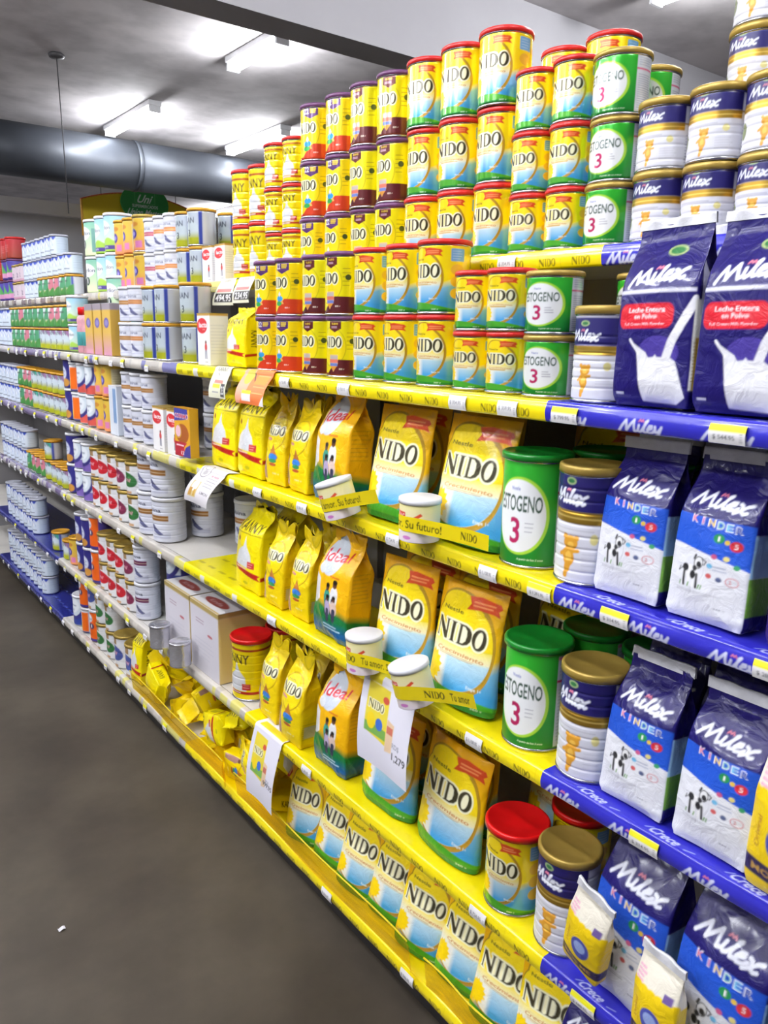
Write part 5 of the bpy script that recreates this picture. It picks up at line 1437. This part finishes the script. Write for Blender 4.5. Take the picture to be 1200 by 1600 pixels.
# ------------------------------------------------------------------ price tags clipped to the shelf fronts
def tag_mesh(w, yellow, txt, h=.026):
    A = Art(w, h, .0012, (228, 226, 228))
    if yellow: A.rect(-9, 9, h * .62, h, (222, 216, 20)); A.text(txt, -w * .08, h * .32, w * .6, h * .28, (90, 90, 96))
    else: A.text(txt, -w * .08, h * .5, w * .66, h * .34, (110, 110, 116))
    A.lines(w * .36, w * .46, h * .1, h * .6, 4, (120, 120, 126), .001)
    nx, nz = int(w / .0015), int(h / .0015); X, Z = np.meshgrid(np.linspace(-w / 2, w / 2, nx), np.linspace(0, h, nz))
    V = np.stack([X, -.0035 * np.sin(Z / h * math.pi) - .001, Z], -1).reshape(-1, 3)
    bk = V + np.array([0, .0012, 0]); F = grid_faces(nz, nx); n0 = len(V)
    C = A.sample(X, Z).reshape(-1, 4)
    me = mesh_obj('price_tag', np.vstack([V, bk]), np.vstack([F, F[:, ::-1] + n0]), M_PAPER, None, True, np.vstack([C, C]))
    return {'o': me, 'ch': [], 'used': False}


near_tags = {'A': [(1.12, 0, '$ 354.95')], 'B': [(1.72, 0, '$ 726.95'), (1.46, 0, '$ 928.95'), (1.085, 0, '$ 354.95'), (.958, 0, '$ 359.95'), (.832, 1, '$ 799.95'), (.555, 1, '$ 544.95')],
             'C': [(1.87, 0, '$ 346.95'), (1.64, 0, '$ 386.95'), (1.27, 0, '$ 724.95'), (.985, 0, '$ 1,108.95'), (.86, 1, '$ 1,291.95'), (.705, 1, '$ 314.95'), (.455, 1, '$ 289.95')],
             'D': [(1.80, 0, '$ 346.95'), (1.00, 0, '$ 1,108.95'), (.615, 1, '$ 314.95')], 'E': [(1.62, 0, '$ 386.95'), (.965, 0, '$ 724.95'), (.70, 1, '$ 689.95')],
             'F': [(1.52, 0, '$ 346.95'), (1.18, 0, '$ 346.95'), (.95, 0, '$ 359.95')]}
for sh, L in near_tags.items():
    nm, xf, z = SH[sh]
    for i, (y, yl, tx) in enumerate(sorted(L, reverse=True)):
        P = tag_mesh(.052 if yl else .046, yl, tx); o = inst(P, (xf - .0068, y, z - .033), rz=0)
        kind = 'white price tag with yellow top' if yl else 'white price tag'
        tag(o, f'{kind}, {ORD[i]} close tag from left, {nm} edge', 'price tag', 'close price tags')
fw = tag_mesh(.036, 0, '$ 99'); fy = tag_mesh(.034, 1, '$ 99', .03)
hr = random.Random(11)
for sh in 'BCDEF':
    nm, xf, z = SH[sh]; y = 5.3; i = 0
    ys = []
    while y > (2.55 if sh != 'B' else 2.6):
        ys.append(y); y -= hr.uniform(.12, .26) 
    for i, y in enumerate(ys[:16]):
        yl = hr.random() < .62
        o = inst(fy if yl else fw, (xf - .0068 - .002 * hr.random(), y, z - .034 - .006 * hr.random()), rx=hr.uniform(-.25, 0))
        tag(o, f'small {"yellow and white" if yl else "white"} tag, {ORD[i]} from the far left on the {nm} edge', 'price tag', 'far price tags')

# ------------------------------------------------------------------ paper signs hanging over the shelf fronts
def sign(name, sh, y, w, drop, art, label, cat, up=.03, yaw=0.0, flare=.03, mat=M_PAPER, skew=0.0, group=None, xo=0.0):
    _, xf, z = SH[sh]; xf += xo
    pr = [(xf + up, z + .003), (xf + .005, z + .004)]
    for a in np.linspace(.2, math.pi / 2, 6): pr.append((xf + .004 - .014 * math.sin(a), z - .008 + .0125 * math.cos(a)))
    for q in np.linspace(.08, 1, 18): pr.append((xf - .010 - flare * math.sin(q * 2.2) * .5 - flare * .3 * q, z - .008 - (drop - .01) * q))
    pr = np.array(pr); d = np.r_[0, np.cumsum(np.hypot(*np.diff(pr, axis=0).T))]; Lp = d[-1]
    A = art(w, Lp, .0013)
    dd = np.linspace(0, Lp, int(Lp / .0016)); n = int(w / .0016); s = np.linspace(0, w, n)
    X = np.interp(dd, d, pr[:, 0]); Z = np.interp(dd, d, pr[:, 1]); S, Q = np.meshgrid(s, dd)
    XX = X[:, None] + .004 * np.sin(S * 24) * (Q / Lp) + yaw * (S - w / 2) * (Q / Lp)
    V = np.stack([XX, y + w / 2 - S + skew * (Q / Lp), np.repeat(Z[:, None], n, 1)], -1).reshape(-1, 3)
    V2 = V + np.array([.0006, 0, 0]); C = A.sample(S - w / 2, Lp - Q).reshape(-1, 4); F = grid_faces(len(dd), n)[:, ::-1]
    o = mesh_obj(name, np.vstack([V, V2]), np.vstack([F, F[:, ::-1] + len(V)]), mat, None, True, np.vstack([C, C]))
    return tag(o, label, cat, group)


def s_poster(price, small=False):
    def f(w, h, res):
        A = Art(w, h, res, (226, 224, 236)); A.rect(-w * .40, w * .48, h * .78, h * .86, (222, 204, 40))
        if not small: A.rect(-w * .4, -w * .15, h * .70, h * .8, (222, 204, 40))
        x0, x1, y0, y1 = (-w * .38, w * .04, h * .24, h * .70)
        A.poly([(x0, y0 + h * .04), (x0, y1), (x1, y1 - h * .01), (x1 + w * .02, y0 + h * .1), (x1, y0)], (230, 210, 60)); A.nido((x0 + x1) / 2 - w * .02, h * .52, w * .3, h * .07, (110, 106, 40)); A.rect(x0, x1, y0 + .01, h * .36, (120, 170, 80)); A.ell(x0 + w * .12, h * .38, w * .08, h * .07, (240, 210, 30)); A.ell(x0 + w * .28, h * .38, w * .07, h * .05, (60, 110, 200)); A.ell(x1 - w * .06, h * .6, w * .06, h * .03, (200, 80, 60))
        A.poly([(x1, h * .2), (x1 + w * .14, h * .22), (x1 + w * .16, h * .45), (x1 + w * .02, h * .47)], (226, 196, 160)); A.rect(x1 + .004, x1 + w * .14, h * .36, h * .42, (200, 110, 90))
        A.text('RD$', w * .26, h * .29, w * .14, h * .05, (150, 150, 166)); A.text(price, w * .33, h * .20, w * .27, h * .075, (40, 40, 50)) if not small else A.text(price, w * .28, h * .26, w * .36, h * .05, (60, 60, 70))
        return A
    return f


def s_kanny(w, h, res):
    A = Art(w, h, res, (222, 220, 196)); A.text('KANNY', 0, h * .74, w * .6, h * .13, (100, 96, 88)); A.stroke([(-w * .2, h * .62), (-w * .1, h * .56)], .003, (120, 116, 110)); A.rect(-w * .25, w * .25, h * .36, h * .44, (206, 130, 120)); A.rect(-w * .3, w * .12, h * .24, h * .34, (214, 210, 60)); A.lines(-w * .3, w * .1, h * .1, h * .18, 1, (140, 140, 150), .003); A.rect(w * .18, w * .42, h * .04, h * .36, (60, 58, 60)); A.text('23', w * .3, h * .2, w * .2, h * .2, (220, 220, 220)); return A


def s_price(p):
    def f(w, h, res):
        A = Art(w, h, res, (224, 222, 202)); A.text('KANNY', 0, h * .72, w * .5, h * .1, (120, 114, 100)); A.rect(-w * .4, w * .4, h * .36, h * .46, (206, 120, 116)); A.rect(-w * .42, w * .5, h * .08, h * .33, (56, 54, 56)); A.text(p, w * .02, h * .2, w * .78, h * .19, (226, 226, 228)); return A
    return f


def s_orange(w, h, res):
    A = Art(w, h, res, (232, 120, 60)); A.poly([(-w * .5, h), (-w * .1, h * .8), (-w * .16, h * .3), (-w * .4, h * .0), (-w * .5, 0)], (226, 160, 130)); A.ell(-w * .26, h * .6, w * .14, h * .2, (190, 180, 60)); A.stroke([(-w * .12, h * .66), (-w * .02, h * .5)], .006, (90, 60, 40))
    for k in range(5): A.rect(w * .02, w * .44, h * (.75 - k * .13), h * (.76 - k * .13), (246, 200, 130))
    A.rect(w * .0, w * .42, h * .42, h * .62, (240, 140, 50)); A.rect(-w * .3, w * .0, h * .06, h * .2, (228, 226, 228)); A.rect(-w * .3, w * .0, h * .2, h * .27, (220, 214, 40)); A.poly([(w * .3, 0), (w * .5, h * .2), (w * .5, 0)], (226, 224, 230)); return A


def s_chef(w, h, res):
    A = Art(w, h, res, (216, 212, 216)); A.ring(-w * .26, h * .72, w * .17, h * .16, .003, (110, 106, 110)); A.ring(-w * .26, h * .80, w * .1, h * .07, .002, (120, 116, 120)); A.ell(-w * .26, h * .66, w * .08, h * .05, (170, 166, 170)); A.rect(-w * .4, -w * .1, h * .12, h * .46, (200, 180, 130)); A.ell(-w * .25, h * .36, w * .11, h * .12, (226, 222, 220)); A.rect(-w * .38, -w * .28, h * .14, h * .3, (176, 130, 50)); A.rect(-w * .22, -w * .14, h * .14, h * .28, (190, 150, 60))
    A.text('de Nestle', w * .2, h * .64, w * .3, h * .05, (180, 60, 90)); A.lines(w * .0, w * .42, h * .36, h * .6, 4, (130, 126, 134), .002); A.text('LIMON', w * .22, h * .25, w * .36, h * .06, (90, 86, 96)); return A


sign('price_poster', 'D', 1.270, .185, .205, s_poster('1,279'), 'large white poster with milk picture and price 1,279 hanging from fourth shelf', 'poster', up=.06, flare=.035, skew=-.012)
sign('price_poster', 'E', 1.825, .155, .215, s_poster('999.95', True), 'white poster with yellow stripe hanging from fifth shelf over the clear fence', 'poster', up=.06, flare=.04, skew=.01)
sign('price_card', 'B', 2.06, .10, .085, s_kanny, 'cream price card hanging over yellow bags, second shelf edge', 'price card', up=.02)
sign('price_card', 'A', 2.19, .10, .075, s_price('234.95'), 'cream price card reading 234.95, topmost shelf edge', 'price card', up=.02, xo=-.0, group='topmost shelf price cards')
sign('price_card', 'A', 2.31, .085, .08, s_price('494.95'), 'cream price card reading 494.95, left of the 234.95 card, topmost shelf edge', 'price card', up=.02, yaw=.3, group='topmost shelf price cards')
sign('promotion_flyer', 'B', 1.855, .155, .085, s_orange, 'orange promotion flyer bent over the second shelf edge', 'flyer', up=.03, flare=.05, skew=-.02)
sign('promotion_flyer', 'C', 2.13, .165, .105, s_chef, 'white flyer with chef hat crest hanging from third shelf edge', 'flyer', up=.03, flare=.06, skew=.05)

# ------------------------------------------------------------------ clear amber fences at the bottom shelf
mf = bpy.data.materials.new('amber_clear_plastic'); mf.use_nodes = True; nt = mf.node_tree; nt.nodes.clear()
out = nt.nodes.new('ShaderNodeOutputMaterial'); mx = nt.nodes.new('ShaderNodeMixShader'); tr = nt.nodes.new('ShaderNodeBsdfTransparent'); gl = nt.nodes.new('ShaderNodeBsdfPrincipled')
tr.inputs[0].default_value = (.97, .86, .45, 1); gl.inputs['Base Color'].default_value = (.72, .55, .04, 1); gl.inputs['Roughness'].default_value = .25
nz = nt.nodes.new('ShaderNodeTexNoise'); nz.inputs['Scale'].default_value = 7; mr = nt.nodes.new('ShaderNodeMapRange'); mr.inputs['From Min'].default_value = .3; mr.inputs['From Max'].default_value = .7; mr.inputs['To Min'].default_value = .12; mr.inputs['To Max'].default_value = .26
nt.links.new(nz.outputs[0], mr.inputs[0]); nt.links.new(mr.outputs[0], mx.inputs[0])
nt.links.new(tr.outputs[0], mx.inputs[1]); nt.links.new(gl.outputs[0], mx.inputs[2]); nt.links.new(mx.outputs[0], out.inputs[0])


def fence(ya, yb, label, x=.998, curl=True, h=.080):
    n = 60; s = np.linspace(0, 1, n); zz = np.linspace(0, h, 8); S, Z = np.meshgrid(s, zz)
    X = x - .010 * (Z / h) + .003 * np.sin(S * 9); 
    if curl: X = X - .02 * np.clip((S - .95) / .05, 0, 1) ** 2
    z0 = SH['F'][2] + .001
    V = np.stack([X, ya + (yb - ya) * S, Z + z0], -1).reshape(-1, 3); V2 = V + np.array([.0016, 0, 0]); F = grid_faces(8, n); n0 = len(V)
    o = mesh_obj('shelf_fence', np.vstack([V, V2]), np.vstack([F[:, ::-1], F + n0]), mf, None, True)
    edge = tube_between('edge_bead', [tuple(V[(7) * n + i]) for i in range(0, n, 3)], .0022, M_YELTAPE, o, 6)
    tag(o, label, 'shelf fence', 'clear amber shelf fences')


fence(2.98, 2.10, 'clear amber plastic fence before the heap of yellow bags, bottom shelf')
fence(2.05, 1.15, 'clear amber plastic fence with curled end, middle of bottom shelf')
fence(1.12, .82, 'short clear amber plastic fence at the right, bottom shelf', curl=False)

# ------------------------------------------------------------------ building
def struct(o): o['kind'] = 'structure'; return o


def surface_mat(name, cols, scale, rough=.7, bump=.1, detail=6, sc2=None, spec=.5, rough2=None):
    m, nt, b = new_mat(name); tc = nt.nodes.new('ShaderNodeTexCoord'); nz = nt.nodes.new('ShaderNodeTexNoise'); nz.inputs['Scale'].default_value = scale; nz.inputs['Detail'].default_value = detail; nz.inputs['Roughness'].default_value = .62
    r = nt.nodes.new('ShaderNodeValToRGB'); el = r.color_ramp.elements
    while len(el) < len(cols): el.new(.5)
    for i, c in enumerate(cols): el[i].position = .3 + .4 * i / (len(cols) - 1); el[i].color = (*lin(c), 1)
    nt.links.new(tc.outputs['Object'], nz.inputs['Vector']); nt.links.new(nz.outputs[0], r.inputs[0])
    last = r.outputs[0]
    if sc2:
        n2 = nt.nodes.new('ShaderNodeTexNoise'); n2.inputs['Scale'].default_value = sc2; n2.inputs['Detail'].default_value = 8; mxr = nt.nodes.new('ShaderNodeMix'); mxr.data_type = 'RGBA'; mxr.blend_type = 'MULTIPLY'; mxr.inputs[0].default_value = .5
        r2 = nt.nodes.new('ShaderNodeValToRGB'); r2.color_ramp.elements[0].position = .35; r2.color_ramp.elements[0].color = (.55, .55, .55, 1); r2.color_ramp.elements[1].position = .6
        nt.links.new(tc.outputs['Object'], n2.inputs['Vector']); nt.links.new(n2.outputs[0], r2.inputs[0]); nt.links.new(last, mxr.inputs[6]); nt.links.new(r2.outputs[0], mxr.inputs[7]); last = mxr.outputs[2]
    nt.links.new(last, b.inputs['Base Color']); b.inputs['Roughness'].default_value = rough; b.inputs['Specular IOR Level'].default_value = spec
    if bump:
        bp = nt.nodes.new('ShaderNodeBump'); bp.inputs['Strength'].default_value = bump; bp.inputs['Distance'].default_value = .02; nt.links.new(nz.outputs[0], bp.inputs['Height']); nt.links.new(bp.outputs[0], b.inputs['Normal'])
    return m


M_FLOOR = surface_mat('worn_concrete_floor', [(58, 51, 43), (73, 66, 56), (88, 80, 68)], 1.3, .5, .05, sc2=5.0, spec=.35)
M_CEIL = surface_mat('stained_concrete_ceiling', [(192, 186, 188), (205, 200, 201), (216, 210, 210)], .8, .85, .08, sc2=3.2)
M_BEAM = surface_mat('painted_beam', [(160, 158, 162), (170, 168, 172)], 1.0, .8, .03)
M_WALL = surface_mat('grey_wall', [(118, 118, 122), (130, 130, 134)], 1.0, .8, .03)
M_WALLD = surface_mat('dark_far_wall', [(206, 206, 212), (216, 216, 222)], 1.2, .8, .03)
M_WHITEW = surface_mat('white_fascia', [(226, 224, 224), (238, 236, 236)], 1.0, .8, .02)
XW, XE, YS, YN = -5.0, 9.0, -4.0, 15.0
struct(box('floor', XW, XE, YS, YN, -.1, 0, M_FLOOR))
struct(box('ceiling', XW, XE, YS, YN, CEIL, CEIL + .15, M_CEIL))
struct(box('wall_left', XW - .15, XW, YS, YN, -.1, CEIL + .1, M_WALL))
struct(box('wall_right', XE, XE + .15, YS, YN, -.1, CEIL + .1, M_WALL))
struct(box('wall_back', XW, XE, YN, YN + .15, -.1, CEIL + .1, M_WALLD))
struct(box('wall_front', XW, XE, YS - .15, YS, -.1, CEIL + .1, M_WALL))
struct(box('trim_1', XW, XE, 3.69, 3.91, CAM_Z + 1.476, CEIL - .0005, M_BEAM))
struct(box('trim_2', XW, XE, 10.3, 10.6, CAM_Z + 1.315, CAM_Z + 1.47, M_WHITEW))
struct(box('trim_3', XW, XE, 10.45, 10.52, CAM_Z - .2, CAM_Z + 1.315, M_WALLD))

# lamps
M_TUBE = flat_mat('lit_tube', (255, 255, 255), .4, emit=(246, 250, 255), estr=30.0)
M_FIX = flat_mat('white_fixture', (220, 220, 222), .5, noise=.05)


def lamp(x, y, label, h=.60):
    t = empty('fluorescent_lamp'); t.location = (x, y, CEIL)
    box('housing', -.06, .06, -h, h, -.045, -.0005, M_FIX, t, .006)
    for dx in (-.028, .028):
        tube_between('tube', [(dx, -h + .02, -.075), (dx, h - .02, -.075)], .016, M_TUBE, t, 16)
    for yy in (-h + .015, h - .015): box('socket', -.05, .05, yy - .012, yy + .012, -.095, -.044, M_FIX, t, .003)
    tag(t, label, 'lamp', 'fluorescent lamps')


for (x, y), l in zip(TUBES_SEEN, ('lit fluorescent lamp beyond the concrete beam, farthest left of those near the duct', 'lit fluorescent lamp just above the round duct, behind stacked tins',
                                  'lit fluorescent lamp on the ceiling, largest and nearest beyond the beam', 'lit fluorescent lamp cut by the top photo edge at the right', 'small distant lit lamp below the duct, seen past stacked tins')):
    lamp(x, y, l, .37 if y == 5.38 else .60)
# unseen lamps outside the frame, several added for their light, share these fittings
for i, (x, y) in enumerate(TUBES_REST):
    pass

# duct
def duct():
    t = empty('ventilation_duct'); yc, zc, r = 8.50, CAM_Z + 1.640, .240; t.location = (2, yc, zc)
    n = 48; xs = [-6.9, 6.9]; V = []
    seg = [-6.9, -4.6, -2.3, -.62, 1.15, 3.4, 5.6, 6.9]
    for a, b in zip(seg[:-1], seg[1:]):
        tube_between('duct_section', [(a, 0, 0), (b, 0, 0)], r, M_DUCT, t, n)
        if a > -6.8: tube_between('joint_band', [(a - .02, 0, 0), (a + .02, 0, 0)], r + .006, M_DUCT, t, n)
    tag(t, 'long round grey metal ventilation duct hung under the ceiling', 'duct')


duct()
t = empty('hanging_wire'); t.location = (1.87, 6.5, CEIL)
tube_between('wire', [(0, 0, -.01), (.01, 0, -.6), (.015, 0, -1.10)], .004, M_WIRE, t, 8)
lathe('ceiling_anchor', [(0, -.035), (.05, -.03), (.06, -.012), (.045, -.0005), (0, -.0005)], M_WIRE, t, 12)
tag(t, 'thin dark wire hanging straight down from a ceiling anchor at left', 'wire')

# overhead shop sign: yellow arched board with green oval
def shop_sign():
    t = empty('shop_sign'); Y = 9.35
    t.location = (3.50, Y, CAM_Z + 1.11)
    W_, H_ = 1.30, .90
    def curved_plate(name, art, w, h, prof, y0, th, res):
        nx, nz = int(w / res), int(h / res); X, Q = np.meshgrid(np.linspace(-w / 2, w / 2, nx), np.linspace(0, 1, nz)); lo, hi = prof(X)
        Z = lo + (hi - lo) * Q
        C = art.sample(X, (Z + h / 2)).reshape(-1, 4); V = np.stack([X, np.full_like(X, y0), Z], -1).reshape(-1, 3); V2 = V + np.array([0, th, 0]); F = grid_faces(nz, nx); n0 = len(V)
        rim = []
        idx = [i for i in range(nx)] + [j * nx + nx - 1 for j in range(1, nz)] + [(nz - 1) * nx + i for i in range(nx - 2, -1, -1)] + [j * nx for j in range(nz - 2, 0, -1)]
        rim = np.array([[a, idx[(k + 1) % len(idx)], idx[(k + 1) % len(idx)] + n0, a + n0] for k, a in enumerate(idx)])[:, ::-1]
        return mesh_obj(name, np.vstack([V, V2]), np.vstack([F, F[:, ::-1] + n0, rim]), M_PAPER, t, False, np.vstack([C, C]))
    A = Art(W_, H_, .006, (232, 200, 30))
    def arch(X): return np.full_like(X, -.10), .29 + .12 * (1 - (X / (W_ / 2)) ** 2)
    edge = .29 + .12 * (1 - (A.X / (W_ / 2)) ** 2) + H_ / 2
    A.put((A.Y > edge - .014) * 1.0, (206, 90, 50)); A.rect(-W_ / 2, -W_ / 2 + .012, 0, H_, (206, 90, 50))
    curved_plate('arched_board', A, W_, H_, arch, 0, .03, .012)
    we, he = .56, .42
    B = Art(we, he, .0035, (56, 156, 72)); B.rect(-.12, .12, he * .5, he * .85, (100, 180, 110)); B.rect(-.114, .114, he * .512, he * .84, (56, 156, 72)); B.text('Uni', 0, he * .62, .16, .09, (226, 240, 228), shear=.5)
    B.text('SUPERMERCADOS', 0, he * .43, .30, .034, (220, 236, 222)); B.text('Union Master', .0, he * .27, .40, .07, (226, 240, 228), shear=.5)
    def el(X): q = he / 2 * np.sqrt(np.clip(1 - (X / (we / 2 + 1e-6)) ** 2, 0.0004, 1)); return -q, q
    o = curved_plate('green_oval', B, we, he, el, -.035, .02, .0045); o.location = (.06, 0, .30)
    for x in (-.42, .45): tube_between('hanger_wire', [(x, .015, .28), (x, .015, CEIL - t.location.z - .001)], .004, M_WIRE, t, 6)
    tag(t, 'yellow arched hanging sign with green oval shop lettering beyond the shelves', 'sign')


shop_sign()
for i, (x, y) in enumerate(TUBES_REST):
    lamp(x, y, 'lit fluorescent ceiling lamp outside the picture frame, unseen')
# prototypes that were never placed
for P in list(T.values()) + list(GK.values()) + [fw, fy]:
    if not P['used']:
        for c, gs in P['ch']: bpy.data.objects.remove(c)
        bpy.data.objects.remove(P['o'])
# small litter on the floor
for i, (x, y, l) in enumerate(((.30, 2.72, 'tiny pale paper scrap on the concrete floor, farther of two'), (.42, 1.92, 'tiny pale paper scrap on the concrete floor, nearer of two'), (.62, 4.25, 'curled white paper scrap on the floor beside far shelving'))):
    n = 8; s = .009 if i < 2 else .03
    X, Y = np.meshgrid(np.linspace(-s, s, n), np.linspace(-s * .7, s * .7, n)); Z = .002 + s * .5 * np.abs(np.sin(X / s * 1.5 + 1))
    o = mesh_obj('paper_scrap', np.stack([X, Y, Z], -1).reshape(-1, 3), grid_faces(n, n), M_SEAL, None, True); o.location = (x, y, 0)
    tag(o, l, 'litter', 'paper scraps')
bpy.context.view_layer.update()
